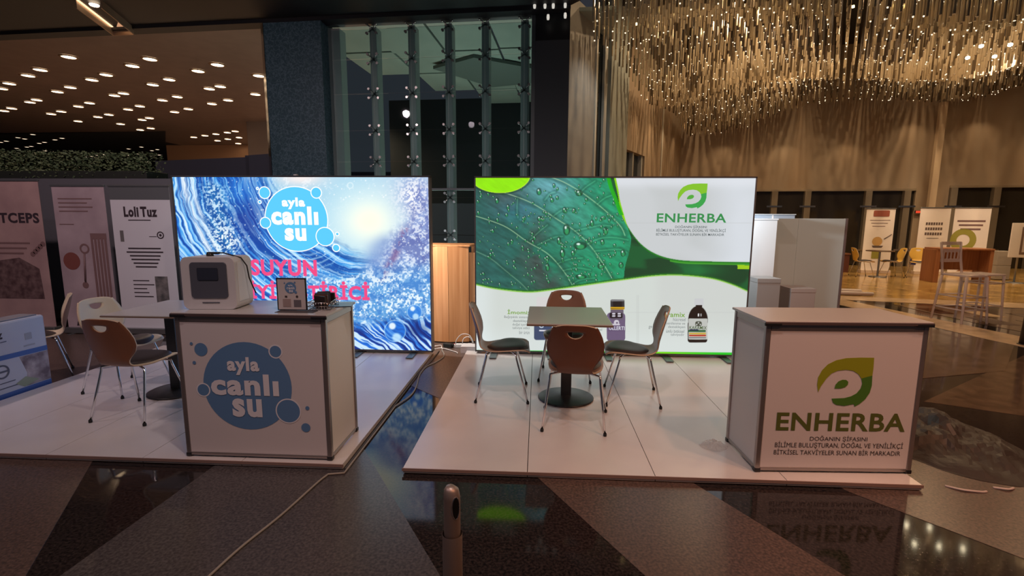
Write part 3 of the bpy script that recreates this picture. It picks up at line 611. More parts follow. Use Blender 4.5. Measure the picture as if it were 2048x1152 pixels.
# round logo on the wave wall
E_WHITE = emis('print_white', (.93, .95, 1.0), 1.0); E_BLUE = emis('print_blue', (.105, .56, .98), 1.0); E_PINK = emis('print_pink', (.80, .07, .22), 1.0)
def bubbles(lst, Y, t, L, mw, mbm, ring_w, base=.004):
    for i, (px, py, r) in enumerate(lst):
        c = Pd(px, py, Y, base+.0004*i); s = scl(px, py, Y)*r; mr, mbz = MB(), MB()
        disc(mr, c, s+ring_w, 48); disc(mbz, c-Vector((0, .0004, 0)), s, 48)
        L(mr.build('logo_ring', mw, t)); L(mbz.build('logo_disc', mbm, t))
bubbles([(593, 438.5, 61.6), (529.5, 385.4, 10.3), (632.8, 385.4, 9.6), (531.3, 445.6, 9.6), (650.5, 473.2, 17), (672.6, 495.8, 6.2), (675, 468, 2.4), (520, 404, 2.2), (515.5, 377, 1.2)], LY, lb1, L1, E_WHITE, E_BLUE, .011)
mb = MB()
text_px(mb, 'ayla', 565, 395, 611.5, 418.5, LY, .009, .05); text_px(mb, 'canlı', 544, 413, 638, 450, LY, .009, .05); text_px(mb, 'su', 571, 456, 614, 482, LY, .009, .05)
L1(mb.build('logo_lettering', E_WHITE, lb1))
mb = MB(); text_px(mb, 'SUYUN', 503, 519, 635, 552, LY, .005, .04); text_px(mb, 'İYİLEŞTİRİCİ', 501, 562, 740, 606, LY, .005, .04)
L1(mb.build('headline', E_PINK, lb1))
mb = MB(); c = aty(590, 352, LY); mb.bbox(c.x-.02, c.x+.02, LY, LY+.04, 2.085, 2.10, .004); L1(mb.build('clip', mat('white_plastic', (.8, .8, .8), .4), lb1))

# leaf-shaped e logo (polygons measured on the counter print, in a 320-unit box)
TOP = [(955, 372), (880, 371), (800, 374), (745, 386), (700, 408), (668, 440), (646, 480), (640, 520), (645, 562), (660, 530), (690, 488), (720, 458), (755, 443), (800, 438), (840, 444), (868, 462), (884, 486), (945, 470), (951, 430)]
BOT = [(884, 486), (889, 515), (880, 542), (858, 568), (828, 584), (790, 594), (720, 597), (728, 620), (745, 631), (790, 637), (842, 627), (847, 641), (875, 626), (905, 601), (930, 565), (942, 525), (945, 470)]
EYEP = [(736, 541), (742, 520), (758, 502), (780, 493), (800, 494), (812, 504), (810, 520), (795, 534), (770, 541)]
def leaf_logo(x0, y0, x1, y1, Y, off_, mats, t, L):
    for poly, m, nm in ((TOP, mats[0], 'logo_leaf_top'), (BOT, mats[1], 'logo_leaf_bottom'), (EYEP, mats[2], 'logo_leaf_eye')):
        pts = [Pd(x0+(a-640)/315*(x1-x0), y0+(b-371)/270*(y1-y0), Y, off_) for a, b in poly]
        # average out so that the mark stays planar and upright
        L(MB().prism(pts, (0, -.0006, 0)).build(nm, m, t))
leaf_logo(1355, 367, 1415, 417, RY, .004, (emis('leaf_lime', (.22, .50, .03), .95), emis('leaf_green', (.05, .34, .07), .95), emis('leaf_mid', (.09, .38, .05), .95)), lb2, L2)
E_G = emis('print_green', (.05, .27, .08), .9); E_K = emis('print_dark', (.07, .09, .09), .8); E_OL = emis('print_olive', (.20, .36, .06), .9); E_GR = emis('print_grey', (.22, .24, .24), .8)
mb = MB(); text_px(mb, 'ENHERBA', 1313, 427, 1452, 445, RY, .004, .02); L2(mb.build('brand_lettering', E_G, lb2))
mb = MB(); text_px(mb, 'DOĞANIN ŞİFASINI', 1350, 450, 1413, 457.5, RY, .004, .002); text_px(mb, 'BİLİMLE BULUŞTURAN, DOĞAL VE YENİLİKÇİ', 1312.5, 456.5, 1451, 465, RY, .004, .002); text_px(mb, 'BİTKİSEL TAKVİYELER SUNAN BİR MARKADIR', 1312, 465, 1448, 471.5, RY, .004, .002)
L2(mb.build('slogan', E_K, lb2))
mb = MB(); text_px(mb, 'İmomix', 1015, 618.5, 1063, 628.5, RY, .004, .018); text_px(mb, 'Karamix', 1318, 624, 1370, 634, RY, .004, .018); L2(mb.build('product_name', E_OL, lb2))
mb = MB()
for s, a, b, y in (('Bağışıklık sistemini', 1008.5, 1062, 636.5), ('destekleyen', 1026, 1060, 644.5), ('doğal içerikli', 1025, 1059, 651.5), ('takviye edici', 1025, 1059, 658.5), ('bir ürün', 1038.5, 1059, 667),
                   ('yardımcı olan bitkisel', 1142, 1204, 661.5), ('hücresel', 1346, 1371, 641), ('yenilenme ve', 1332, 1370, 649.5), ('destekleyen', 1336, 1370, 656.5), ('ünlü bitkisel', 1332, 1368, 664.5), ('takviyedir', 1341, 1368, 672), ('ge', 1297, 1304, 657)):
    mb = MB(); text_px(mb, s, a, y-5.5, b, y+1, RY, .004, .0); L2(mb.build('product_text', E_GR, lb2))
mb = MB(); text_px(mb, 'ULLERTI', 1218, 652.5, 1249, 660, RY, .004, .012); L2(mb.build('bottle_lettering', emis('print_pale', (.6, .6, .66), 1), lb2))
mb = MB(); text_px(mb, 'KARAMIX', 1378.5, 652, 1413, 658.5, RY, .004, .012); L2(mb.build('bottle_lettering', emis('print_deep', (.06, .10, .03), 1), lb2))
mb = MB(); text_px(mb, 'Nimomix', 1079, 659, 1096, 663.5, RY, .004, .02)
# (label text of the small jar stays unreadable behind the table, so only a pale stroke is printed)
mb = MB(); q = Pd(1087, 661, RY, .004); mb.box(q.x-.05, q.x+.05, RY-.005, RY-.004, q.z-.008, q.z+.008); L2(mb.build('label_stroke', emis('print_pale', (.6, .6, .66), 1), lb2))

# ================================================================= PLATFORMS
M_LAM = mat('white_laminate', (.74, .72, .71), .30, noise=(2.2, .5, (.63, .61, .61), (1, 1, 1)), coat=.6)
M_EDGE = mat('laminate_edge', (.30, .20, .17), .5)
def platform(name, label, x0, x1, y0, y1, skew, ncol, nrow):
    t = thing(name, label, 'platform', (x0, y0, 0)); I = Matrix.Translation((-x0, -y0, 0))
    def X_(i): return x0+(x1-x0)*i/ncol
    k = (x1-x0)/ncol
    for i in range(ncol):
        for j in range(nrow):
            a, b = X_(i)+.0025, X_(i+1)-.0025; ya = y0+(y1-y0)*j/nrow; yb = y0+(y1-y0)*(j+1)/nrow
            g = .0012; m = MB()
            vs = []
            for (px_, py_) in ((a, ya+g), (b, ya+g), (b, yb-g), (a, yb-g)): vs.append(Vector((px_, py_+skew*(px_-x0), .008)))
            m.prism(vs, (0, 0, .032)); o = m.build('floor_panel', M_LAM, t); o.matrix_parent_inverse = I
    m = MB(); m.prism([Vector((x0+.01, y0+.012, .002)), Vector((x1-.01, y0+.012+skew*(x1-x0), .002)), Vector((x1-.01, y1-.01+skew*(x1-x0), .002)), Vector((x0+.01, y1-.01, .002))], (0, 0, .012)); o = m.build('base', mat('platform_under', (.05, .03, .03), .6), t); o.matrix_parent_inverse = I
    m = MB(); m.prism([Vector((x0-.004, y0-.006, .022)), Vector((x1+.004, y0-.006+skew*(x1-x0), .022)), Vector((x1+.004, y0+skew*(x1-x0), .022)), Vector((x0-.004, y0, .022))], (0, 0, .019)); o = m.build('edge_strip', M_EDGE, t); o.matrix_parent_inverse = I
    return t
platform('platform', 'white laminate stand floor at left carrying the round-logo counter', -4.62, -1.243, 2.885, 5.62, 0, 5, 1)
platform('platform', 'white laminate stand floor at right carrying the table and four chairs', -.845, 2.335, 2.865, 5.66, .0, 4, 1)

# ================================================================= COUNTERS
M_PANEL = mat('white_panel', (.74, .73, .72), .38); M_POST = mat('aluminium_post', (.42, .38, .37), .32, .8); M_CAP = mat('black_corner', (.015, .015, .018), .4); M_TOP = mat('counter_top', (.55, .53, .53), .28, coat=.2)
def counter(name, label, x0, x1, y0, y1, rz, tint):
    w2, d2 = (x1-x0), (y1-y0); t = thing(name, label, 'counter', (x0, y0, .0408), rz)
    H = .96; pr_ = .032
    mp = mat('front_print_'+tint, (.74, .70, .71), .35)
    MB().box(pr_, w2-pr_, .004, .012, .03, H-.045).build('front_panel', mp, t)
    for x in (.010, w2-.018): MB().box(x, x+.008, pr_, d2-pr_, .03, H-.045).build('side_panel', M_PANEL, t)
    MB().box(pr_, w2-pr_, d2-.2, d2-.192, .02, H-.05).build('shelf_panel', M_PANEL, t)
    for x in (0, w2-pr_):
        for y in (0, d2-pr_): MB().bbox(x, x+pr_, y, y+pr_, .012, H-.002, .006).build('post', M_POST, t)
    for z in (.012, H-.045):
        MB().bbox(pr_, w2-pr_, 0, .018, z, z+(.022 if z < .1 else .043), .003).build('rail', M_POST, t)
        for x in (.004, w2-.022): MB().bbox(x, x+.018, pr_, d2-pr_, z, z+(.022 if z < .1 else .043), .003).build('rail', M_POST, t)
    for x in (-.003, w2-pr_-.003):
        for y in (-.003, d2-pr_-.003): MB().bbox(x, x+pr_+.006, y, y+pr_+.006, 0, .028, .006).build('foot', M_CAP, t)
    MB().bbox(-.012, w2+.012, -.012, d2+.012, H, H+.016, .003).build('counter_top', M_TOP, t)
    MB().box(-.014, w2+.014, -.016, -.011, H-.006, H+.010).build('edge_band', mat('edge_dark', (.10, .07, .07), .4), t)
    for x in (-.016, w2-.085): MB().bbox(x, x+.10, -.018, -.004, H-.014, H+.004, .003).build('corner_cap', M_CAP, t)
    return t
cL = counter('counter', 'white promotion counter with round blue bubble logo, holding the water device', -2.318, -1.330, 2.925, 3.395, 0, 'left')
cR = counter('counter', 'white promotion counter with green leaf logo at the right stand corner', 1.385, 2.360, 2.955, 3.40, math.radians(2.2), 'right')
# prints on the counter fronts
def placer(t, local=True):
    bpy.context.view_layer.update(); I = t.matrix_world.inverted()
    return lambda o: setattr(o, 'matrix_parent_inverse', I) or o
K1 = placer(cL); K2 = placer(cR)
P_BLUE = mat('counter_blue', (.13, .27, .50), .4); P_PALE = mat('counter_pale', (.86, .86, .92), .4)
CLY = 2.9286
def mbub(lst):
    for i, (px, py, r, rg) in enumerate(lst):
        mr, mbz = MB(), MB(); c = Pd(px, py, CLY, .0006+.0002*i); s = scl(px, py, CLY)*r
        if rg: disc(mr, c, s+.008, 48); K1(mr.build('logo_ring', P_PALE, cL))
        disc(mbz, c-Vector((0, .0003, 0)), s, 48); K1(mbz.build('logo_disc', P_BLUE, cL))
mbub([(495, 772.5, 88, 0), (402, 699, 13, 0), (551, 703, 11.5, 1), (407, 779.5, 11.5, 1), (577, 822, 23, 1), (612, 855, 9, 0), (615, 816, 4, 0), (389, 725, 3.4, 0), (383, 687, 3, 0)])
mb = MB()
text_px(mb, 'ayla', 456, 714, 520, 750, CLY, .0034, .042); text_px(mb, 'canlı', 424, 748, 559, 791, CLY, .0034, .042); text_px(mb, 'su', 467, 797, 526, 834, CLY, .0034, .042)
K1(mb.build('logo_lettering', P_PALE, cL))
_rz = math.radians(2.2); _n = Vector((math.sin(_rz), -math.cos(_rz), 0)); _r = Vector((math.cos(_rz), math.sin(_rz), 0))
RCY = (Vector((1.385, 2.955, 0))-_n*.0036, _n, _r)
def rot_fix(o): K2(o); return o
G1 = mat('counter_lime', (.32, .36, .02), .4); G2 = mat('counter_green', (.08, .22, .03), .4)
leaf_logo(1634, 715, 1748, 813, RCY, .0012, (G1, G2, mat('counter_midgreen', (.10, .24, .03), .4)), cR, rot_fix)
mb = MB(); text_px(mb, 'ENHERBA', 1551, 826, 1809, 862, RCY, .0012, .024); rot_fix(mb.build('brand_lettering', mat('counter_olive', (.115, .14, .03), .4), cR))
mb = MB(); text_px(mb, 'DOĞANIN ŞİFASINI', 1619, 871, 1734, 884, RCY, .0012, .0); text_px(mb, 'BİLİMLE BULUŞTURAN, DOĞAL VE YENİLİKÇİ', 1549, 883, 1805, 898, RCY, .0012, .0); text_px(mb, 'BİTKİSEL TAKVİYELER SUNAN BİR MARKADIR', 1547, 898, 1800, 910, RCY, .0012, .0)
rot_fix(mb.build('slogan', mat('counter_ink', (.06, .05, .05), .4), cR))

# ================================================================= CHAIRS
M_CHROME = mat('chrome', (.75, .75, .77), .12, 1.0); M_PAD = mat('dark_seat_pad', (.045, .036, .036), .45); M_RUB = mat('black_rubber', (.01, .01, .01), .6)
M_BOUT = mat('shaded_beech_outer', (.26, .105, .055), .38, noise=(5, .5, (.20, .08, .04), (1, 1, .15))); M_BIN = mat('shaded_beech_inner', (.24, .14, .10), .36, noise=(5, .5, (.24, .13, .08), (1, 1, .15)))  # beech veneer with its shade put into both brown colours
M_CREAM = mat('lit_beech_inner', (.78, .68, .50), .4); M_YEL = mat('yellow_veneer', (.75, .46, .08), .4); M_EDGEP = mat('ply_edge', (.62, .48, .34), .5)  # cream is the same beech with the lightbox glow put into its colour
def chair_shell(part):
    """surface S(t,s): s runs from the top of the back down, round the bend, to the seat front"""
    prof = []  # (y, z) along centre line; back at -y, seat towards +y
    pts = [(-.285, .835), (-.262, .74), (-.238, .65), (-.215, .56), (-.200, .50), (-.180, .462), (-.135, .440), (-.06, .436), (.05, .444), (.15, .450), (.215, .444), (.245, .425)]
    sm = smooth(pts, 8); n = len(sm)
    L = [0]
    for a, b in zip(sm[:-1], sm[1:]): L.append(L[-1]+math.hypot(a[0]-b[0], a[1]-b[1]))
    wk = [(0, .128), (.012, .150), (.05, .170), (.10, .190), (.16, .204), (.22, .204), (.27, .185), (.32, .150), (.36, .128), (.40, .130), (.46, .165), (.52, .198), (.60, .212), (.70, .214), (.78, .205), (.83, .188), (.87, .155)]
    def S(t, s):
        y = np.interp(s, L, [q[0] for q in sm]); z = np.interp(s, L, [q[1] for q in sm]); wv = np.interp(s, [q[0] for q in wk], [q[1] for q in wk])
        x = t*wv; bk = 1-min(max((s-.30)/.10, 0), 1)
        y2 = y + bk*(x*x)*1.05 ; z2 = z + (1-bk)*(x*x)*.35 - (.012*abs(t)**3 if s < .01 else 0)
        return Vector((x, y2, z2))
    return S, L[-1], L, wk
def ring_hole():
    pts = []   # handle cut-out: flat top, round bottom (t, s) in metres -> t scaled later
    for k in range(32):
        a = 2*PI*k/32; x = .052*math.cos(a); y = .040*math.sin(a)
        pts.append((x, .072+(max(y, 0) if True else 0) - (0 if y > 0 else .006*math.sin(-a))))
    return pts
def chair_meshes():
    S, LT, L, wk = chair_shell(0)
    wq = lambda s: np.interp(s, [q[0] for q in wk], [q[1] for q in wk])
    s1 = .15; nt = 16
    hole = ring_hole()
    # rectangle boundary, 64 samples; hole resampled by angle
    per = []
    for i in range(nt): per.append((-1+2*i/nt, 0))           # top edge, left -> right
    for i in range(16): per.append((1, s1*i/16))
    for i in range(nt): per.append((1-2*i/nt, s1))
    for i in range(16): per.append((-1, s1*(1-i/16)))
    N = len(per); sc_ = .072
    vs = []; fs = []
    def hp(ang):
        x = .055*math.cos(ang); y = .046*math.sin(ang); return x, sc_-.012+(y if y > 0 else y*.18)
    NR = 5
    for r in range(NR+1):
        f = r/NR
        for (t, s) in per:
            X_ = t*wq(s); ang = math.atan2(s-sc_, X_); hx, hs = hp(ang)
            xx = hx*(1-f)+X_*f; ss = hs*(1-f)+s*f; vs.append(S(xx/wq(ss), ss))
    for r in range(NR):
        for i in range(N): fs.append((r*N+i, r*N+(i+1) % N, (r+1)*N+(i+1) % N, (r+1)*N+i))
    base = len(vs); M = 34
    for j in range(M+1):
        s = s1+(LT-s1)*j/M
        for i in range(nt+1): vs.append(S(-1+2*i/nt, s))
    for j in range(M):
        for i in range(nt): a = base+j*(nt+1)+i; fs.append((a, a+1, a+nt+2, a+nt+1))
    bm = bmesh.new(); bv = [bm.verts.new(v) for v in vs]
    for f in fs:
        try: bm.faces.new([bv[i] for i in f])
        except ValueError: pass
    bmesh.ops.remove_doubles(bm, verts=bm.verts[:], dist=.0006); bmesh.ops.recalc_face_normals(bm, faces=bm.faces[:])
    # make normals of the shell face the sitter (+y on the back)
    f0 = min(bm.faces, key=lambda f: (f.calc_center_median()-Vector((.1, -.24, .66))).length)
    if f0.normal.y < 0: bmesh.ops.reverse_faces(bm, faces=bm.faces[:])
    for f in bm.faces: f.smooth = True
    return bm, S, LT
_sbm, _S, _LT = chair_meshes()
def make_chair(name, label, inner, outer, group, cat='chair'):
    t = thing(name, label, cat, (0, 0, 0), 0, group)
    me = bpy.data.meshes.new('shell'); _sbm.to_mesh(me)
    for m in (inner, outer, M_EDGEP): me.materials.append(m)
    o = bpy.data.objects.new('shell', me); COL.objects.link(o); o.parent = t
    sd = o.modifiers.new('thickness', 'SOLIDIFY'); sd.thickness = .011; sd.offset = -1; sd.material_offset = 1; sd.material_offset_rim = 2
    # seat pad: domed upholstery on the seat
    mb = MB(); nu, nv = 20, 18; top = []; s0, s2 = .44, .82
    wk_ = lambda s: .5
    vs = []
    for j in range(nv+1):
        for i in range(nu+1):
            a = -1+2*i/nu; b = -1+2*j/nv
            dx = a*math.sqrt(1-b*b/2); dy = b*math.sqrt(1-a*a/2)
            p = _S(dx*.93, (s0+s2)/2+dy*(s2-s0)/2); h = .030*(1-(dx*dx+dy*dy)**2)**.5 if dx*dx+dy*dy < 1 else 0
            vs.append(p+Vector((0, 0, .002+h)))
    fs = [(j*(nu+1)+i, j*(nu+1)+i+1, (j+1)*(nu+1)+i+1, (j+1)*(nu+1)+i) for j in range(nv) for i in range(nu)]
    mb.add(vs, fs, True); mb.build('seat_pad', M_PAD, t)
    # legs and frame
    for sx in (-1, 1):
        for (fy, ty) in ((-.225, -.13), (.225, .12)):
            foot = Vector((sx*(.232 if fy < 0 else .25), fy, .012)); knee = Vector((sx*.185, ty, .405)); inn = Vector((sx*.12, ty*.75, .424))
            pl = [foot, foot.lerp(knee, .5), foot.lerp(knee, .93), knee+Vector((0, 0, .012)), knee.lerp(inn, .5)+Vector((0, 0, .006)), inn]
            leg = MB().tube(pl, .0085, 8).build('leg', M_CHROME, t)
            MB().lathe([(0, -.012), (.013, -.012), (.013, .004), (.009, .012)], foot, 10).build('rubber_foot', M_RUB, leg)
    MB().tube([(-.12, -.0975, .424), (-.05, -.03, .424), (.05, -.03, .424), (.12, -.0975, .424)], .008, 8).tube([(-.12, .09, .424), (-.05, .03, .424), (.05, .03, .424), (.12, .09, .424)], .008, 8).build('under_frame', M_CHROME, t)
    MB().box(-.06, .06, -.05, .05, .426, .432).build('mount_plate', M_CHROME, t)
    return t
def put(t, x, y, rz, z=.042, label=None):
    t.location = (x, y, z); t.rotation_euler = (0, 0, math.radians(rz))
    if label: t['label'] = label
    return t
GR = 'chairs around the table at the green leaf stand'
c0_ = make_chair('chair', 'brown shell chair with its back to the camera, in front of the square table', M_BIN, mat('dark_shaded_beech', (.17, .062, .032), .38, noise=(5, .5, (.13, .05, .027), (1, 1, .15))), GR); put(c0_, .300, 3.66, -6)  # outer beech of these chairs darkened further to stand for shade
put(copy_tree(c0_), -.31, 4.235, -87, label='brown shell chair seen side-on, left of the square table')
put(copy_tree(c0_), .845, 4.215, 84, label='brown shell chair seen side-on, right of the square table')
put(copy_tree(c0_), .285, 4.80, 176, label='brown shell chair behind the square table, facing the camera')
GL = 'chairs at the water stand'
c1_ = make_chair('chair', 'cream-fronted shell chair with half-round handle, at the far side of the left bistro table', M_CREAM, M_BOUT, GL); put(c1_, -3.80, 4.16, -98)
c2_ = copy_tree(c1_); put(c2_, -3.19, 3.60, -4, label='brown-backed shell chair with chrome legs, back to camera, beside the left counter')
put(copy_tree(c1_), -4.96, 4.46, 136, z=.004, label='shell chair seen edge-on behind the white promotional carton')

# ================================================================= BISTRO TABLES
M_TT = mat('table_top_laminate', (.50, .50, .50), .22, coat=.3); M_IRON = mat('black_cast_iron', (.03, .032, .034), .38, .3)
def bistro(label, x, y, rz, bx=0, by=0):
    t = thing('bistro_table', label, 'table', (x, y, .042), math.radians(rz))
    MB().bbox(-.34, .34, -.385, .385, .728, .750, .004).build('table_top', M_TT, t)
    MB().box(-.342, .342, -.387, .387, .731, .742).build('edge_band', mat('table_edge', (.20, .13, .09), .4), t)
    MB().bbox(-.045+bx, .045+bx, -.04+by, .04+by, .03, .728, .004).build('pole', M_IRON, t)
    MB().bbox(-.15, .15, -.15, .15, .715, .728, .003).build('mount_plate', M_IRON, t)
    MB().lathe([(0, 0), (.245, 0), (.247, .006), (.235, .012), (.12, .022), (.05, .034), (0, .036)], (bx, by, 0), 48).build('base', M_IRON, t)
    return t
bistro('square bistro table with black round foot between the four brown chairs', .262, 4.175, -.5)
bistro('square bistro table with black round foot, half hidden behind the left counter', -3.355, 4.23, 0, .08, -.12)

# ================================================================= THINGS ON THE LEFT COUNTER
ZT = .04+.96+.0165
M_WPL = mat('white_device_plastic', (.66, .66, .68), .35); M_DPL = mat('slate_device_plastic', (.10, .11, .14), .25); M_SCR = mat('device_screen', (.035, .042, .065), .12)
def rbox_mesh(mb, x0, x1, y0, y1, z0, z1, r, M=None, n=6):
    """box whose four edges along y are rounded by r"""
    pr_ = []
    for (cx, cz, a0) in ((x1-r, z1-r, 0), (x0+r, z1-r, 90), (x0+r, z0+r, 180), (x1-r, z0+r, 270)):
        for k in range(n+1): a = math.radians(a0+90*k/n); pr_.append((cx+r*math.cos(a), cz+r*math.sin(a)))
    N = len(pr_); ys = [(y0, .985), (y0+.006, 1.0), (y1-.006, 1.0), (y1, .985)]; cx, cz = (x0+x1)/2, (z0+z1)/2
    vs = [Vector((cx+(px-cx)*s, y, cz+(pz-cz)*s)) for (y, s) in ys for (px, pz) in pr_]
    if M: vs = [M @ v for v in vs]
    fs = [(j*N+k, j*N+(k+1) % N, (j+1)*N+(k+1) % N, (j+1)*N+k) for j in range(len(ys)-1) for k in range(N)]+[tuple(range(N)), tuple(range((len(ys)-1)*N, len(ys)*N))]
    mb.add(vs, fs); return mb
dv = thing('water_device', 'white box-shaped water device with dark rounded front window on left counter', 'appliance', (-2.140, 3.03, ZT), math.radians(5))
rbox_mesh(MB(), -.175, .172, 0, .22, 0, .345, .04).build('body', M_WPL, dv)
rbox_mesh(MB(), -.115, .120, -.006, .01, .075, .312, .022).build('front_window', M_DPL, dv)
rbox_mesh(MB(), -.065, .065, -.009, -.004, .195, .275, .006).build('screen', M_SCR, dv)
MB().bbox(-.05, .06, -.004, .002, .044, .050, .001).build('name_strip', M_DPL, dv)
MB().bbox(.172, .175, .03, .20, .05, .31, .001).build('side_cover', mat('pale_side', (.75, .78, .8), .3), dv)
MB().lathe([(0, 0), (.022, 0), (.022, .012), (.016, .022), (0, .022)], (-.03, .09, .345), 16).bbox(-.045, .03, .075, .105, .358, .372, .003).build('top_connector', mat('dark_metal', (.08, .08, .08), .3, .8), dv)
o = MB(); o.tube([Vector(q) for q in smooth3] if False else [(-.0, .09, .366), (.06, .09, .366), (.12, .085, .350), (.17, .09, .335), (.20, .10, .28), (.21, .10, .20), (.225, .11, .14), (.24, .12, .09)], .0045, 8)
o.build('black_cable', mat('black_rubber'), dv)

cd_ = thing('card_display', 'white card stand with round blue logo and black outline on left counter', 'display', (-1.594, 3.04, ZT), math.radians(1))
MB().bbox(-.095, .095, -.004, .004, 0, .208, .003).build('card', mat('card_white', (.62, .58, .58), .4), cd_)
for (a, b, c, d) in ((-.097, -.091, 0, .21), (.091, .097, 0, .21)): MB().box(a, b, -.006, .006, c, d).build('outline', M_CAP, cd_)
for (c, d) in ((0, .005), (.205, .211)): MB().box(-.097, .097, -.006, .006, c, d).build('outline', M_CAP, cd_)
mb = MB(); disc(mb, (-.005, -.0055, .148), .037, 32); disc(mb, (.028, -.0058, .118), .009, 16); disc(mb, (-.043, -.0055, .178), .005, 12); disc(mb, (.025, -.0055, .182), .006, 12); mb.build('logo_disc', P_BLUE, cd_)
mb = MB()
for (s, x0, z0, w_, h_) in (('ayla', -.02, .155, .03, .015), ('canlı', -.03, .138, .052, .017), ('su', -.015, .118, .025, .016)): fit_text(mb, s, Vector((x0, -.0068, z0)), Vector((1, 0, 0)), Vector((0, 0, 1)), w_, h_, .03)
mb.build('logo_lettering', P_PALE, cd_)
MB().box(-.060, -.008, -.0055, -.004, .022, .074).build('printed_square', mat('beige_square', (.38, .30, .29), .5), cd_)
MB().box(.012, .060, -.0055, -.004, .022, .068).build('printed_square', mat('grey_square', (.16, .15, .17), .5), cd_)
mb = MB(); mb.box(-.045, -.030, -.0055, -.004, .083, .095); disc(mb, (.035, -.0056, .090), .008, 16); mb.build('printed_icon', mat('counter_ink'), cd_)
bk = thing('wire_basket', 'chrome wire basket filled with small dark packets behind the white card', 'basket', (-1.43, 3.13, ZT), math.radians(8))
mb = MB()
for z in (.006, .03, .055): mb.tube([(-.07, -.1, z), (.07, -.1, z), (.07, .11, z), (-.07, .11, z), (-.07, -.1, z)], .0022, 5)
mb.build('wire_rim', M_CHROME, bk)
mb = MB()
for k in range(9):
    x = -.07+.14*k/8; mb.tube([(x, -.1, .055), (x, -.1, .004), (x, .11, .004), (x, .11, .055)], .0015, 5)
for k in range(7):
    y = -.07+.15*k/6; mb.tube([(-.07, y, .055), (-.07, y, .004), (.07, y, .004), (.07, y, .055)], .0015, 5)
mb.build('wire_grid', M_CHROME, bk)
for k in range(7):
    a = random.uniform(-.5, .5); M = Matrix.Translation((random.uniform(-.025, .025), -.075+.026*k, .058+.006*(k % 3))) @ Matrix.Rotation(a, 4, 'Z') @ Matrix.Rotation(random.uniform(-.4, .4), 4, 'X')
    p = MB().bbox(-.042, .042, -.009, .009, -.046, .038, .003, M).build('packet', mat('dark_packet_%d' % (k % 3), ((.03, .02, .02), (.10, .045, .035), (.05, .05, .06))[k % 3], .35), bk)
    # packets belong to the basket's filling; each stays a piece of its own
fo = tag(MB().bbox(-.10, .10, -.09, .09, 0, .006, .002).build('dark_folder', mat('black_cover', (.012, .012, .016), .3)), 'thin black folder lying at the right end of left counter', 'folder'); fo.location = (-1.385, 3.255, ZT); fo.rotation_euler = (0, 0, .25)
fo2 = tag(MB().bbox(-.21, .21, -.06, .06, 0, .003, .001).build('grey_mat', mat('grey_mat', (.06, .055, .06), .5)), 'dark flat mat under the white card on left counter', 'mat'); fo2.location = (-1.55, 3.0, ZT); fo2.rotation_euler = (0, 0, 0)
fo2.scale = (.6, .6, 1); cd_.location.z += .0035

# ================================================================= BEHIND THE LIGHTBOXES
def wood_mat(name, a, b):
    m = bpy.data.materials.new(name); m.use_nodes = True; nt = m.node_tree; bs = nt.nodes['Principled BSDF']
    tc = nt.nodes.new('ShaderNodeTexCoord'); mp = nt.nodes.new('ShaderNodeMapping'); mp.inputs['Scale'].default_value = (14, 14, .6)
    nz = nt.nodes.new('ShaderNodeTexNoise'); nz.inputs['Scale'].default_value = 2; nz.inputs['Detail'].default_value = 6
    cr = nt.nodes.new('ShaderNodeValToRGB'); cr.color_ramp.elements[0].position = .3; cr.color_ramp.elements[1].position = .7; cr.color_ramp.elements[0].color = (*a, 1); cr.color_ramp.elements[1].color = (*b, 1)
    nt.links.new(tc.outputs['Object'], mp.inputs[0]); nt.links.new(mp.outputs[0], nz.inputs['Vector']); nt.links.new(nz.outputs[0], cr.inputs[0]); nt.links.new(cr.outputs[0], bs.inputs['Base Color']); bs.inputs['Roughness'].default_value = .4
    return m
M_OAK = wood_mat('orange_oak', (.50, .20, .07), (.66, .31, .13))
wc = thing('wooden_lectern', 'orange wood cabinet standing in the gap between the two lit walls', 'cabinet', (-1.1, 6.3, 0))
Iw = Matrix.Translation((1.1, -6.3, 0))
za = aty(900, 493, 6.15).z
xa, xb, xc, xd_ = aty(864, 600, 6.15).x, aty(897, 600, 6.12).x, aty(938, 600, 6.18).x, aty(952, 600, 6.2).x
for (p, q, yp, yq, zt_, nm) in ((xa-.12, xb-.004, 6.18, 6.12, za, 'front_board'), (xb, xc, 6.12, 6.16, za, 'front_board'), (xc+.004, xd_+.15, 6.19, 6.19, aty(945, 505, 6.2).z, 'side_board')):
    MB().prism([Vector((p, yp, .02)), Vector((q, yq, .02)), Vector((q, yq, zt_)), Vector((p, yp, zt_))], (0, .025, 0)).build(nm, M_OAK, wc).matrix_parent_inverse = Iw
MB().prism([Vector((xa-.14, 6.15, za+.002)), Vector((xc+.02, 6.13, za+.002)), Vector((xc+.06, 6.6, za+.002)), Vector((xa-.14, 6.6, za+.002))], (0, 0, .02)).build('top_board', M_OAK, wc).matrix_parent_inverse = Iw
MB().box(xa-.11, xa-.09, 6.21, 6.6, .02, za).build('side_board', M_OAK, wc).matrix_parent_inverse = Iw
MB().box(xc+.03, xc+.05, 6.22, 6.6, .02, za).build('side_board', M_OAK, wc).matrix_parent_inverse = Iw
MB().box(xa-.1, xc+.03, 6.2, 6.58, 0, .02).build('plinth', mat('black_rubber'), wc).matrix_parent_inverse = Iw

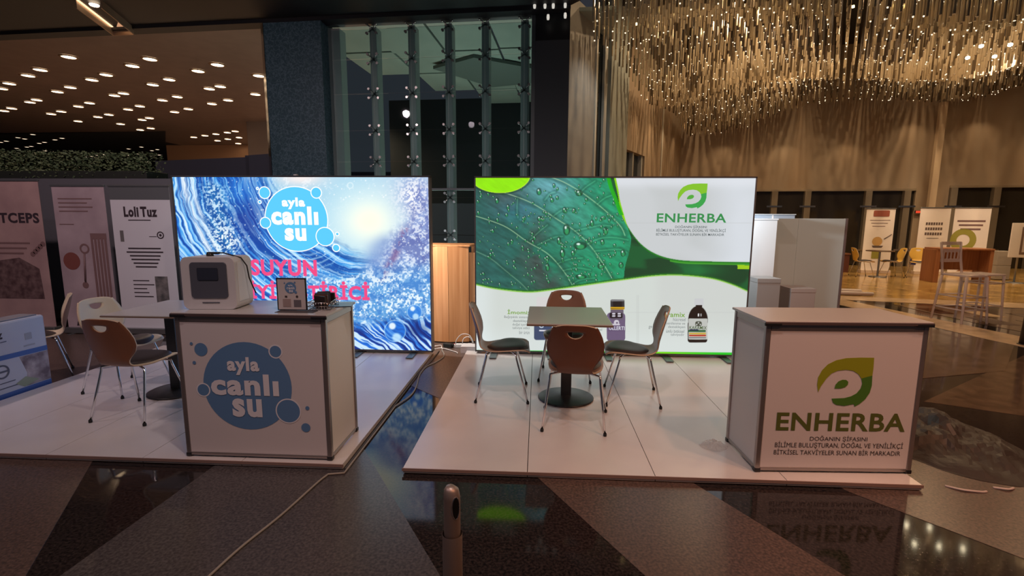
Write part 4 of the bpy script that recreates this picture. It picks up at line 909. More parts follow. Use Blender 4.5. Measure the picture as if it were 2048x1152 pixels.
M_WCAB = mat('white_cabinet', (.74, .78, .80), .35); M_GCAB = mat('grey_green_panel', (.50, .53, .50), .4)
c_ = thing('tall_white_cabinet', 'tall bluish-white cabinet just behind the right end of the leaf wall', 'cabinet', (2.9, 6.6, 0)); Ic = Matrix.Translation((-2.9, -6.6, 0))
xl, xr, zt_ = 2.50, 3.125, aty(1520, 437, 6.6).z
MB().bbox(xl, xr, 6.6, 6.62, .03, zt_-.02, .003).build('door', M_WCAB, c_).matrix_parent_inverse = Ic
MB().bbox(xl, xr, 6.622, 7.1, .03, zt_-.02, .003).build('body', M_WCAB, c_).matrix_parent_inverse = Ic
MB().bbox(xl-.01, xr+.01, 6.59, 7.1, zt_-.02, zt_, .003).build('top_board', M_WCAB, c_).matrix_parent_inverse = Ic
MB().box(xl+.02, xr-.02, 6.62, 7.08, 0, .03).build('plinth', M_CAP, c_).matrix_parent_inverse = Ic
b_ = thing('clear_plastic_tray', 'pale blue see-through tray on top of the tall white cabinet', 'tray', (2.95, 6.8, zt_)); 
x0, x1 = aty(1500, 430, 6.7).x-2.95, aty(1588, 430, 6.7).x-2.95; hz = aty(1540, 428, 6.7).z-zt_
mb = MB()
M_TRAY = mat('pale_blue_plastic', (.38, .46, .55), .25)
MB().box(x0, x1, -.12, .25, .001, .008).build('tray_floor', M_TRAY, b_)
MB().box(x0, x1, -.125, -.118, .001, hz).box(x0, x1, .245, .252, .001, hz).box(x0, x0+.006, -.118, .245, .001, hz).box(x1-.006, x1, -.118, .245, .001, hz).build('tray_wall', M_TRAY, b_)
MB().bbox(x0-.01, x1+.01, -.14, -.12, hz-.012, hz, .003).build('tray_rim', mat('tray_rim', (.6, .66, .7), .3), b_)
MB().box((x0+x1)/2-.01, (x0+x1)/2+.01, -.128, -.124, 0.001, hz).build('tray_latch', mat('white_plastic'), b_)
p_ = thing('partition_panel', 'wide grey-green partition panel right of the tall white cabinet', 'panel', (3.8, 7.2, 0)); Ip = Matrix.Translation((-3.8, -7.2, 0))
xl, xr, zt2 = 3.15, aty(1690, 500, 7.2).x, aty(1620, 437, 7.2).z
MB().bbox(xl, xr-.03, 7.2, 7.24, .02, zt2, .004).build('panel_board', M_GCAB, p_).matrix_parent_inverse = Ip
MB().bbox(xr-.03, xr, 7.19, 7.25, 0, zt2+.004, .004).build('edge_profile', mat('edge_brown', (.16, .11, .10), .4), p_).matrix_parent_inverse = Ip
MB().bbox(xl+.55, xl+.60, 7.195, 7.2, .02, zt2, .001).build('joint_profile', M_GCAB, p_).matrix_parent_inverse = Ip
for (nm, lb, px0, px1, py0, Y_, d, m) in (('grey_storage_box', 'grey box standing low in front of the tall white cabinet', 1516, 1562, 557, 6.2, .3, mat('mid_grey_board', (.30, .29, .28), .6)),
                                       ('cardboard_box', 'brownish cardboard box in front of the grey-green partition panel', 1583, 1632, 577, 6.75, .35, mat('brown_grey_board', (.36, .29, .26), .7))):
    a, b = aty(px0, py0, Y_), aty(px1, py0, Y_); t = thing(nm, lb, 'box', ((a.x+b.x)/2, Y_, 0)); h = (b.x-a.x)/2
    MB().bbox(-h, h, 0, d, 0, a.z-.012, .004).build('body', m, t); MB().bbox(-h-.004, h+.004, -.004, d+.004, a.z-.055, a.z, .003).build('lid', m, t)

# cables, power strip, adapters on the floor between the stands
def cable(name, label, pts, r, m, z=None):
    P3 = []
    for k, p in enumerate(smooth(pts, 6)):
        q = atz(p[0], p[1], r+.003)
        if q.y > 2.83: q.x = max(q.x, -1.237+r*(3.4 if z else 1.2))
        P3.append(q)
    return tag(MB().tube(P3, r, 8).build(name, m), label, 'cable')
M_CAB = mat('cable_grey', (.30, .28, .25), .5); M_CABW = mat('cable_white', (.75, .73, .70), .45)
cable('power_cable', 'long pale cable wandering from between the stands to the front edge', [(884, 700), (888, 712), (872, 724), (850, 735), (838, 752), (833, 772), (822, 790), (800, 806), (768, 826), (738, 850), (712, 880), (690, 912), (660, 945), (635, 965), (560, 1032), (480, 1096), (412, 1158)], .0065, M_CAB, True)
cable('power_cable', 'darker cable hugging the right edge of the left stand floor', [(878, 702), (862, 722), (842, 742), (820, 768), (796, 792), (770, 816), (742, 842), (722, 868), (704, 892), (688, 918), (672, 938)], .0075, mat('cable_dark', (.06, .055, .05), .5))
def cable3(label, pts, r, m): return tag(MB().tube([(p[0], p[1], p[2]) for p in pts], r, 8).build('white_cable', m), label, 'cable')
def s3(pts, n=6):
    P = [Vector(p) for p in pts]; out = []
    for i in range(len(P)-1):
        p0, p1, p2, p3 = P[max(i-1, 0)], P[i], P[i+1], P[min(i+2, len(P)-1)]
        for k in range(n):
            t = k/n; out.append(.5*((2*p1)+(p2-p0)*t+(2*p0-5*p1+4*p2-p3)*t*t+(3*p1-p0-3*p2+p3)*t**3))
    out.append(P[-1]); return out
cable3('white cable looping high beside the leaf wall corner', s3([(-1.02, 5.88, .03), (-1.0, 5.87, .12), (-.93, 5.86, .19), (-.84, 5.86, .18), (-.79, 5.87, .08), (-.80, 5.9, .012)]), .005, M_CABW)
cable3('smaller white cable loop over the power strip', s3([(-.93, 5.84, .03), (-.91, 5.83, .14), (-.84, 5.83, .165), (-.80, 5.84, .10), (-.82, 5.86, .01)]), .005, M_CABW)
cable3('white cable lying flat towards the wave wall', s3([(-1.30, 5.75, .01), (-1.2, 5.82, .02), (-1.08, 5.78, .01), (-1.0, 5.71, .01), (-.96, 5.66, .012), (-.95, 5.62, .012)]), .005, M_CABW)
cable3('second flat white cable crossing to the wave wall', s3([(-1.32, 5.9, .012), (-1.22, 5.95, .02), (-1.19, 5.86, .012), (-1.17, 5.80, .012)]), .005, M_CABW)
ps = thing('power_strip', 'white multi-socket power strip on the floor between the lit walls', 'power strip', (-.93, 5.95, 0), .1)
MB().bbox(-.12, .12, -.03, .03, .001, .045, .006).build('body', mat('white_plastic'), ps)
for k in range(3): MB().lathe([(.018, .044), (.020, .048), (.014, .048), (.013, .043), (0, .043)], (-.07+.07*k, 0, 0), 14).build('socket', mat('white_plastic'), ps)
MB().bbox(-.12, -.105, -.012, .012, .045, .052, .002).build('switch', mat('switch_red', (.3, .02, .02), .3), ps)
ad = thing('power_adapter', 'black power adapter brick plugged in beside the white strip', 'adapter', (-1.12, 5.93, 0), -.3)
MB().bbox(-.06, .06, -.03, .03, .001, .055, .008).build('body', mat('black_rubber'), ad); MB().lathe([(0, 0), (.02, 0), (.02, .03), (0, .03)], (.06, 0, .02), 10).build('plug', mat('black_rubber'), ad)
wbx = thing('white_block', 'small white block at the back left corner of the right stand floor', 'block', (-.80, 5.74, 0)); MB().bbox(-.12, .12, -.07, .07, .001, .085, .004).build('body', M_WPL, wbx); MB().bbox(-.121, .121, -.071, .071, .07, .074, .001).build('seam', mat('mid_grey_board'), wbx)
# crumpled film beside the right counter
def crumple(name, label, cat, cx, cy, sx, sy, h, m, n=26, seed=1, z0=.0, folds=7.):
    rr = np.random.default_rng(seed); vs = []; fs = []
    for j in range(n+1):
        for i in range(n+1):
            a, b = -1+2*i/n, -1+2*j/n; dx = a*math.sqrt(1-b*b/2); dy = b*math.sqrt(1-a*a/2); d = math.hypot(dx, dy)
            ns = float(fbm(np.array(dx*folds+9.), np.array(dy*folds+4.), 4, seed)); z = h*(1-d**1.6)*(.25+1.3*ns); e = .12*float(fbm(np.array(math.atan2(dy, dx)*2+7), np.array(3.), 3, seed+5))
            vs.append((cx+dx*sx*(1+e), cy+dy*sy*(1+e), z0+max(z, .002)))
    fs = [(j*(n+1)+i, j*(n+1)+i+1, (j+1)*(n+1)+i+1, (j+1)*(n+1)+i) for j in range(n) for i in range(n)]
    return tag(MB().add(vs, fs, False).build(name, m), label, cat)
crumple('plastic_film', 'crumpled clear film on the stand floor at the right counter foot', 'film', 1.25, 3.30, .09, .07, .045, mat('clear_film', (.8, .75, .72), .12, alpha=.45), 18, 3, .042)

# ================================================================= LEFT: BANNERS AND CARTON
def lines(mb, x0, x1, z, h, y=-.004): mb.box(x0, x1, y-.001, y, z-h/2, z+h/2)
def rollup(label, px0, px1, topy, Y, m, ztop, build_print):
    a, b = aty(px0, topy, Y), aty(px1, topy, Y); wd = b.x-a.x; t = thing('roll_up_banner', label, 'banner', ((a.x+b.x)/2, Y, 0), 0)
    h = wd/2
    MB().box(-h, h, -.002, .002, .09, ztop-.02).build('banner_sheet', m, t)
    MB().bbox(-h-.01, h+.01, -.012, .012, ztop-.02, ztop+.005, .003).build('top_rail', M_LBFRAME, t)
    MB().bbox(-h-.02, h+.02, -.06, .06, .01, .09, .01).build('base', M_LBFRAME, t)
    MB().tube([(0, .03, .05), (0, .025, ztop)], .008, 8).build('support_pole', M_LBFRAME, t)
    for s in (-1, 1): MB().bbox(s*h*.7-.02, s*h*.7+.02, -.13, .13, 0, .012, .003).build('foot', M_LBFRAME, t)
    build_print(t, h, ztop); return t
ex, uz = Vector((1, 0, 0)), Vector((0, 0, 1))
def txt(t, name, items, m, y=-.0035):
    mb = MB()
    for (s, x0, z0, w_, h_, bd) in items: fit_text(mb, s, Vector((x0, y, z0)), ex, uz, w_, h_, bd)
    return mb.build(name, m, t)
M_INK = mat('banner_ink', (.045, .03, .04), .6); M_INKP = mat('banner_faint', (.22, .13, .13), .6)
def bp1(t, h, zt):
    txt(t, 'headline', [('ROTCEPS', -h*1.0, zt-.58, h*1.9, .14, .04)], M_INK)
    mb = MB()
    for k, (a, b) in enumerate(((-.5, .15), (-.5, .05), (-.5, .1))): lines(mb, -h*.9, h*(.5-.12*k), zt-.85-.07*k, .022)
    mb.build('text_lines', M_INKP, t)
    mb = MB(); mb.prism([Vector((-h, -.004, zt-1.62)), Vector((h*.75, -.004, zt-1.62)), Vector((h*.7, -.004, zt-1.2)), Vector((h*.1, -.004, zt-1.05)), Vector((-h, -.004, zt-1.12))], (0, -.001, 0)); mb.build('printed_picture', mat('banner_brown', (.085, .045, .05), .6, noise=(12, 1, (.20, .13, .13), (1, 1, 1))), t)
    mb = MB()
    for k in range(5): disc(mb, (h*(.55+.09*k), -.0045, zt-1.0+.035*k), .035, 16)
    mb.build('printed_berries', M_INKP, t)
def bp2(t, h, zt):
    mb = MB()
    for k in range(4): lines(mb, -h*.8, h*(.5-.2*(k % 2)), zt-.18-.055*k, .014)
    lines(mb, -h*.85, -h*.3, zt-.52, .01); mb.build('text_lines', M_INKP, t)
    mb = MB(); disc(mb, (-h*.55, -.004, zt-1.02), .12, 24); mb.build('printed_seal', mat('banner_red', (.22, .07, .06), .6), t)
    mb = MB(); disc(mb, (-h*.0, -.004, zt-.85), .07, 20, .045); mb.tube([(-h*.02, -.006, zt-.92), (-h*.1, -.006, zt-1.3)], .012, 6); disc(mb, (-h*.12, -.004, zt-1.35), .045, 16); mb.build('printed_spoon', M_INKP, t)
    mb = MB()
    for k in range(5): mb.box(h*(.28+.13*k), h*(.28+.13*k)+.032, -.005, -.004, zt-1.52, zt-.72)
    mb.box(h*.28, h*.9, -.005, -.004, zt-.72, zt-.64); mb.build('printed_jar', M_INKP, t)
    mb = MB(); mb.prism([Vector((-h*.65, -.0045, zt-1.92)), Vector((h*.75, -.0045, zt-1.9)), Vector((h*.8, -.0045, zt-1.85)), Vector((-h*.6, -.0045, zt-1.86))], (0, -.001, 0)); mb.build('printed_tray', M_INK, t)
def bp3(t, h, zt):
    MB().box(-h, h, -.0035, -.002, zt-.19, zt-.02).build('top_band', mat('banner_grey_band', (.11, .12, .13), .6), t)
    txt(t, 'headline', [('Loli', -h*.58, zt-.42, h*.50, .14, .05), ('Tuz', -h*.02, zt-.42, h*.56, .14, .05)], M_INK)
    mb = MB(); lines(mb, -h*.45, h*.3, zt-.46, .012)
    for k, wv in enumerate((.55, .62, .52, .48, .42, .36)): lines(mb, -h*wv, h*wv, zt-.84-.05*k, .018)
    for k, wv in enumerate((.1, .26, .0, .06, .2)): lines(mb, -h*.5, h*wv-h*.05, zt-1.28-.055*k, .013)
    lines(mb, h*.2, h*.45, zt-.68, .008); mb.build('text_lines', M_INK, t)
    MB().box(h*.25, h*.68, -.004, -.0025, zt-1.58, zt-1.22).build('printed_photo', mat('photo_grey', (.06, .06, .065), .6, noise=(9, 1, (.24, .22, .22), (1, 1, 1))), t)
    mb = MB(); disc(mb, (h*.58, -.004, zt-.66), .05, 24, .035); disc(mb, (h*.58, -.004, zt-.66), .018, 16); disc(mb, (h*.1, -.004, zt-1.73), .05, 24, .036); disc(mb, (-h*.72, -.004, zt-1.72), .03, 16); mb.box(h*.04, h*.16, -.005, -.004, zt-1.74, zt-1.72); mb.build('printed_seal', M_INK, t)
    MB().box(-h*.78, -h*.66, -.004, -.003, zt-.75, zt-.60).build('printed_sachet', mat('photo_mid', (.16, .15, .15), .6), t)
M_BAN1 = mat('banner_pink_grey', (.50, .34, .33), .55, noise=(2, .6, (.28, .18, .19), (1, 1, 1))); M_BAN2 = mat('banner_mauve', (.50, .40, .44), .55, noise=(2, .6, (.27, .2, .23), (1, 1, 1))); M_BAN3 = mat('banner_white', (.70, .70, .76), .5)
rollup('pinkish roll-up banner with large dark headline at far left', -52, 75, 360, 6.3, M_BAN1, 2.10, bp1)
rollup('mauve roll-up banner with red seal, spoon and jar, between two banners', 102, 207, 371, 6.3, M_BAN2, 2.03, bp2)
rollup('white roll-up banner with dark salt brand heading, nearest the wave wall', 217, 337, 372, 6.32, M_BAN3, 2.03, bp3)
# long low wooden strip on the wall foot behind the carton
structure(MB().bbox(-9.5, -5.2, 7.2, 7.29, .0, .12, .005).build('baseboard_left', mat('reddish_base', (.16, .08, .07), .5)))

ct = thing('promotional_carton', 'white glossy salt carton with blue stripes at the left frame edge', 'box', (-4.66, 4.27, 0), math.radians(1.5))
MB().bbox(-.20, 0, -1.35, 0, .004, .70, .02).build('carton_body', mat('carton_white', (.52, .56, .66), .28), ct)
M_CB = mat('carton_blue', (.06, .13, .40), .35)
ey_ = Vector((0, 1, 0))
MB().box(.0005, .002, -1.34, -.012, .02, .075).build('blue_stripe', M_CB, ct)
MB().prism([Vector((.0005, -1.34, .395)), Vector((.0005, -.012, .36)), Vector((.0005, -.012, .405)), Vector((.0005, -1.34, .43))], (.002, 0, 0)).build('blue_stripe', M_CB, ct)
mb = MB(); fit_text(mb, 'Loli', Vector((.003, -.72, .555)), ey_, uz, .15, .075, .05); fit_text(mb, 'Tuz', Vector((.003, -.545, .555)), ey_, uz, .16, .075, .05); mb.build('headline', M_INK, ct)
mb = MB()
mb.box(.001, .003, -.72, -.36, .525, .531); mb.box(.001, .003, -.62, -.33, .165, .172); mb.box(.001, .003, -.52, -.30, .118, .126); mb.box(.001, .003, -.75, -.58, .28, .286)
mb.build('text_lines', mat('carton_ink', (.10, .11, .16), .5), ct)
MB().box(.001, .003, -.20, -.14, .50, .56).box(.001, .003, -.22, -.12, .44, .452).build('printed_icon', mat('carton_pale', (.36, .39, .45), .5), ct)
mb = MB(); disc(mb, (.0035, -.43, .27), .062, 28, .048, (0, 1, 0)); mb.box(.002, .0036, -.485, -.375, .262, .278); mb.build('printed_seal', mat('carton_ink'), ct)
MB().prism([Vector((.0005, -.27, .36)), Vector((.0005, -.012, .355)), Vector((.0005, -.012, .08)), Vector((.0005, -.24, .08)), Vector((.0005, -.22, .20))], (.0015, 0, 0)).build('printed_photo', mat('carton_photo', (.15, .11, .13), .5, noise=(8, 1, (.50, .45, .48), (1, 1, 1))), ct)
MB().prism([Vector((.0021, -.26, .08)), Vector((.0021, -.12, .11)), Vector((.0021, -.24, .17)), Vector((.0021, -.33, .13))], (.001, 0, 0)).build('printed_leaf', mat('carton_leaf', (.30, .36, .26), .5), ct)
MB().bbox(-.185, -.02, -1.3, -.05, .701, .712, .003).build('lid_flap', mat('carton_grey', (.26, .27, .31), .4), ct)

# ================================================================= FOREGROUND BOLLARD
bo = thing('steel_bollard', 'round stainless post with slanted cut top at bottom centre', 'bollard', (-.215, 1.16, 0))
M_BOL = mat('brushed_steel', (.40, .32, .28), .42, .6)
MB().lathe([(0, 0), (.026, 0), (.026, .80), (.0255, .803)], (0, 0, 0), 28).build('sleeve', M_BOL, bo)
mb = MB(); n = 28; r = .0215; vs = []
for (z, sl) in ((.80, 0), (.905, .0)):
    for k in range(n): a = 2*PI*k/n; vs.append((r*math.cos(a), r*math.sin(a), z))
top0 = [(.0105*math.cos(2*PI*k/n)-.004, .0105*math.sin(2*PI*k/n), .935) for k in range(n)]
mid0 = [(.019*math.cos(2*PI*k/n)-.001, .019*math.sin(2*PI*k/n), .925) for k in range(n)]
vs += mid0+top0; fs = [(j*n+k, j*n+(k+1) % n, (j+1)*n+(k+1) % n, (j+1)*n+k) for j in range(3) for k in range(n)]+[tuple(3*n+k for k in range(n))]
mb.add(vs, fs, True); mb.build('upper_tube', M_BOL, bo)
# dark elongated opening with a bright lip near the top, on the right-front side
ang = math.radians(-52); cs = Vector((math.cos(ang), math.sin(ang), 0)); tn = Vector((-math.sin(ang), math.cos(ang), 0))
ring = [cs*(.0222-abs(math.cos(2*PI*k/20))*.0022)+tn*(.0105*math.cos(2*PI*k/20))+Vector((0, 0, .884+.030*math.sin(2*PI*k/20))) for k in range(20)]
MB().prism(ring, cs*.0006).build('slot_opening', mat('slot_black', (.004, .004, .004), .5), bo)
MB().tube(ring+[ring[0]], .0012, 6).build('slot_lip', M_CHROME, bo)

# ================================================================= RIGHT FOREGROUND: DARK BAG
crumple('dark_plastic_bag', 'heap of dark plastic sheeting on the floor right of the leaf counter', 'bag', 3.0, 3.62, .46, .62, .17, mat('dark_plastic', (.035, .027, .025), .5), 40, 12, .002, 3.5)
o = tag(MB().tube(s3([(2.52, 2.93, .004), (2.58, 2.88, .01), (2.68, 2.87, .006), (2.72, 2.88, .004)]), .007, 6).tube(s3([(2.80, 2.93, .004), (2.86, 2.90, .012), (2.92, 2.93, .004)]), .007, 6).build('plastic_strip', mat('white_strip', (.6, .52, .5), .4)), 'thin white plastic strip on the dark floor near the bag', 'strip')

# ================================================================= RIGHT HALL FURNITURE
pb = thing('black_post', 'short slim black post leaning slightly, right of the clear bar chair', 'post', (6.42, 6.62, 0)); pb.rotation_euler = (0, math.radians(3), 0)
MB().lathe([(0, .012), (.042, .012), (.042, .80), (.038, .81), (0, .81)], (0, 0, 0), 20).build('pole', mat('post_black', (.02, .014, .01), .4), pb); MB().lathe([(0, 0), (.06, 0), (.055, .012), (0, .012)], (0, 0, 0), 20).build('base', mat('post_black'), pb)
M_POLY = mat('frosted_polycarbonate', (.70, .60, .58), .25, alpha=.62)
bc_ = thing('bar_chair', 'tall translucent bar chair with slatted back in the right hall', 'chair', (6.85, 8.15, 0), math.radians(12), 'translucent bar seats')
for sx in (-1, 1):
    for sy in (-1, 1):
        MB().tube([(sx*.24, sy*.24, 0), (sx*.19, sy*.19, .74)], .017, 8, r2=.022).build('leg', M_POLY, bc_)
    MB().tube([(sx*.19, .19, .74), (sx*.18, .23, 1.0), (sx*.19, .27, 1.27)], .018, 8).build('back_post', M_POLY, bc_)
for z in (.22, .42):
    q = .24-.05*z/.74; MB().tube([(-q, -q, z), (q, -q, z), (q, q, z), (-q, q, z), (-q, -q, z)], .012, 6).build('footrest', M_POLY, bc_)
MB().bbox(-.20, .20, -.20, .20, .74, .775, .012).build('seat', M_POLY, bc_)
for k, z in enumerate((1.26, 1.14, .98)): MB().bbox(-.19, .19, .235+.02*(1-k*.5), .255+.02*(1-k*.5), z-.035, z+.02, .006).build('back_rail', M_POLY, bc_)
for k in range(5): MB().bbox(-.15+.07*k, -.13+.07*k, .238, .252, .98, 1.14, .003).build('back_slat', M_POLY, bc_)
st_ = thing('bar_stool', 'translucent backless bar stool beside the tall clear bar chair', 'stool', (7.32, 8.35, 0), math.radians(12), 'translucent bar seats')
for sx in (-1, 1):
    for sy in (-1, 1): MB().tube([(sx*.20, sy*.20, 0), (sx*.17, sy*.17, .74)], .016, 8, r2=.02).build('leg', M_POLY, st_)
for z in (.25, .62): MB().tube([(-.185, -.185, z), (.185, -.185, z), (.185, .185, z), (-.185, .185, z), (-.185, -.185, z)], .012, 6).build('footrest', M_POLY, st_)
MB().bbox(-.19, .19, -.19, .19, .74, .77, .01).build('seat', M_POLY, st_)
rl = tag(MB().lathe([(0, 0), (.05, 0), (.055, .55), (.05, 1.1), (.025, 1.12), (0, 1.12)], (0, 0, 0), 14).build('rolled_sheet', mat('white_strip')), 'pale rolled-up sheet on the honey floor beside the partition panel', 'roll')
rl.rotation_euler = (0, math.radians(90), math.radians(-8)); rl.location = (6.05, 11.2, .06)
rl2 = rl.copy(); COL.objects.link(rl2); rl2.location = (6.25, 10.93, .046); rl2.rotation_euler = (0, math.radians(90), math.radians(-9)); rl2.scale = (.8, .8, .9); rl2['label'] = 'second, thinner rolled sheet lying against the first on honey floor'

def farban(label, px0, px1, topy, y0, pic):
    P0 = (10., 15.6, 0); a, b = atp(px0, topy, P0, BN), atp(px1, topy, P0, BN); wd = (b-a).length; mid = (a+b)/2
    t = thing('roll_up_banner', label, 'banner', (mid.x, mid.y, 0), -aB); h = wd/2; zt = mid.z
    MB().box(-h, h, -.004, .004, .10, zt-.02).build('banner_sheet', mat('hall_banner_white', (.90, .82, .76), .55), t)
    MB().bbox(-h-.01, h+.01, -.02, .02, zt-.02, zt+.01, .004).build('top_rail', M_LBFRAME, t); MB().bbox(-h-.02, h+.02, -.08, .08, 0, .10, .01).build('base', mat('hall_banner_base', (.62, .5, .4), .5), t)
    MB().tube([(0, .05, .05), (0, .04, zt)], .012, 6).build('support_pole', M_LBFRAME, t); pic(t, h, zt); return t
M_HI = mat('hall_ink', (.14, .10, .09), .6); M_HR = mat('hall_red', (.35, .10, .07), .6); M_HB = mat('hall_navy', (.02, .02, .10), .5); M_HG = mat('hall_olive', (.34, .32, .06), .6)
def f1(t, h, zt):
    rbox_mesh(MB(), -h*.5, h*.6, -.009, -.006, zt-.24, zt-.06, .03).build('logo_plate', M_HR, t)
    mb = MB()
    for k in range(3): mb.box(-h*.7+.04*k, h*.7-.06*k, -.008, -.006, zt-.36-.09*k, zt-.345-.09*k)
    mb.build('text_lines', M_INKP, t)
    mb = MB(); disc(mb, (-h*.05, -.008, .98), .14, 24); mb.build('printed_bowl', mat('hall_tan', (.62, .38, .14), .5), t)
    MB().prism([Vector((-h*.4, -.008, .85)), Vector((h*.4, -.008, .85)), Vector((h*.3, -.008, .79)), Vector((-h*.3, -.008, .79))], (0, -.002, 0)).build('printed_pan', M_HI, t)
    MB().tube([(h*.4, -.01, 1.05), (h*.9, -.01, 1.2)], .012, 5).build('printed_pan_handle', M_HI, t)
    MB().box(-h*.35, h*.3, -.008, -.006, .45, .68).build('printed_jar', M_HG, t)
def f2(t, h, zt):
    txt(t, 'headline', [], M_HI) if False else None
    mb = MB()
    for k in range(3):
        for j in range(7): mb.box(-h*.55+j*h*.165, -h*.55+j*h*.165+h*.12, -.008, -.006, zt-.52-.15*k, zt-.44-.15*k)
    mb.box(-h*.4, h*.4, -.008, -.006, zt-.92, zt-.905); mb.build('text_strokes', M_HI, t)['kind'] = 'stuff'
    mb = MB(); n = 24; A = [Vector((-h*.3+.42*math.cos(PI*k/n), -.008, .30+.42*math.sin(PI*k/n))) for k in range(n+1)]; B = [Vector((-h*.3+.24*math.cos(PI*k/n), -.008, .28+.22*math.sin(PI*k/n))) for k in range(n+1)]
    mb.add(A+B, [(k, k+1, n+2+k, n+1+k) for k in range(n)]); mb.prism([Vector((h*.1, -.008, .35)), Vector((h*.9, -.008, .62)), Vector((h*.7, -.008, .40)), Vector((h*.9, -.008, .3))], (0, -.002, 0)); mb.build('printed_shape', M_HB, t)
def f3(t, h, zt):
    mb = MB()
    for k in range(3): mb.box(-h*.8+.05*k, h*.75-.05*k, -.008, -.006, zt-.42-.12*k, zt-.37-.12*k)
    mb.build('text_lines', M_INKP, t)
    mb = MB(); disc(mb, (-h*.35, -.008, 1.05), .34, 28, .17); mb.prism([Vector((-h*.9, -.009, .55)), Vector((h*.1, -.009, .30)), Vector((-h*.1, -.009, .62)), Vector((-h*.7, -.009, .85))], (0, -.002, 0)); mb.build('printed_shape', M_HG, t)
    MB().prism([Vector((-h*.5, -.0095, .12)), Vector((h*.98, -.0095, .12)), Vector((h*.98, -.0095, .75)), Vector((h*.3, -.0095, .40))], (0, -.002, 0)).build('printed_swoosh', mat('hall_rust', (.36, .17, .08), .6), t)
farban('hall banner with red logo plate and frying pan, behind the yellow chairs', 1734, 1792, 417, 15, f1)
farban('hall banner with navy swoosh at the foot, middle of three by the doors', 1842, 1903, 415, 15, f2)
farban('hall banner with olive ring and rust corner, rightmost of three by the doors', 1911, 1984, 415, 15, f3)
GY = 'yellow chairs in the right hall'
def at_far(px, py=530): return atz(px, py, 0)
ych = make_chair('chair', 'yellow shell chair left of the small round table in the right hall', M_YEL, M_YEL, GY)
q = aty(1724, 530, 14.6); put(ych, q.x, 14.6, -100, z=.005)
q = aty(1784, 530, 14.6); put(copy_tree(ych), q.x, 14.6, 80, z=.005, label='yellow shell chair right of the small round table in the right hall')
q = aty(1836, 530, 14.5); put(copy_tree(ych), q.x, 14.5, 150, z=.005, label='lone yellow shell chair in front of the navy-swoosh banner')
q = aty(1757, 530, 14.5); t = thing('round_table', 'small round dark table between two yellow chairs in the right hall', 'table', (q.x, 14.5, 0))
MB().lathe([(0, .74), (.34, .74), (.34, .765), (0, .765)], (0, 0, 0), 28).build('table_top', mat('brown_table', (.12, .07, .04), .3), t); MB().lathe([(.025, .02), (.025, .74)], (0, 0, 0), 12).build('pole', M_LBFRAME, t); MB().lathe([(0, 0), (.22, 0), (.2, .02), (0, .03)], (0, 0, 0), 24).build('base', M_LBFRAME, t)
# brown desk
a = aty(1862, 495, 13.6); b = aty(1975, 495, 13.4); t = thing('brown_desk', 'brown wooden desk in front of the hall banners, behind the clear chair', 'desk', ((a.x+b.x)/2, 13.5, 0), -aB)
h = (b.x-a.x)/2; zt_ = a.z; M_DSK = wood_mat('desk_wood', (.30, .11, .045), (.42, .18, .075))
MB().bbox(-h, h, -.3, .3, zt_-.04, zt_, .005).build('desk_top', M_DSK, t)
for s in (-1, 1): MB().bbox(s*h*.97-.06, s*h*.97+.06 if s < 0 else s*h, -.28, .28, 0, zt_-.04, .004).build('side_panel', M_DSK, t)
MB().box(-h*.9, h*.9, .1, .13, .32, zt_-.04).build('modesty_panel', M_DSK, t)
# bin column and sign stand
q = aty(1998, 530, 14.2); t = thing('grey_bin', 'grey upright bin between the desk and the sign stand', 'bin', (q.x, 14.2, 0), -aB)
MB().bbox(-.17, .17, -.17, .17, .02, .40, .01).build('lower_body', mat('bin_grey', (.34, .30, .25), .4), t); MB().bbox(-.17, .17, -.17, .17, .405, .80, .01).build('upper_body', mat('bin_grey'), t); MB().bbox(-.16, .16, -.16, .16, 0, .02, .002).build('plinth', M_CAP, t)
q = aty(2032, 548, 13.4); t = thing('sign_stand', 'white framed sign board on a single pole at the right edge', 'sign', (q.x, 13.4, 0), -aB)
z1 = aty(2030, 446, 13.4).z; z0 = aty(2030, 515, 13.4).z
MB().bbox(-.24, .55, -.02, .02, z0, z1, .006).build('board_frame', mat('sign_white', (.80, .72, .62), .4), t); MB().box(-.02, .48, -.024, -.02, z0+.08, z1-.1).build('board_face', mat('sign_face', (.20, .13, .09), .4), t); MB().box(.03, .43, -.027, -.024, z0+.14, z1-.16).build('board_sheet', mat('sign_sheet', (.6, .52, .45), .5), t)
MB().tube([(0, .03, .02), (0, .03, z1-.05)], .022, 10).build('pole', M_LBFRAME, t); MB().lathe([(0, 0), (.2, 0), (.19, .02), (0, .025)], (0, 0, 0), 24).build('base', M_LBFRAME, t)
# dark sofa-like counter and red sign beside the doors
a = aty(1690, 480, 15.0); t = thing('dark_cabinet', 'dark reddish cabinet in the shadow left of the frying pan banner', 'cabinet', (a.x+.2, 15.9, 0), -aB)
MB().bbox(-.6, .42, -.2, .2, .0, .55, .01).build('body', mat('dark_red_wood', (.12, .04, .025), .4), t); MB().bbox(-.62, .44, -.22, .22, .55, .60, .005).build('top_board', mat('dark_red_wood2', (.2, .08, .04), .35), t)
a = atp(1835, 424, CORN, BN); t = thing('red_sign', 'small glowing red sign beside the glazed hall doors', 'sign', (a.x, a.y-.12, a.z), -aB)
MB().bbox(-.16, .16, -.03, .03, -.05, .05, .006).build('housing', M_CAP, t); MB().box(-.15, .15, -.034, -.03, -.04, .04).build('lit_face', emis('red_glow', (.9, .08, .03), .8), t)

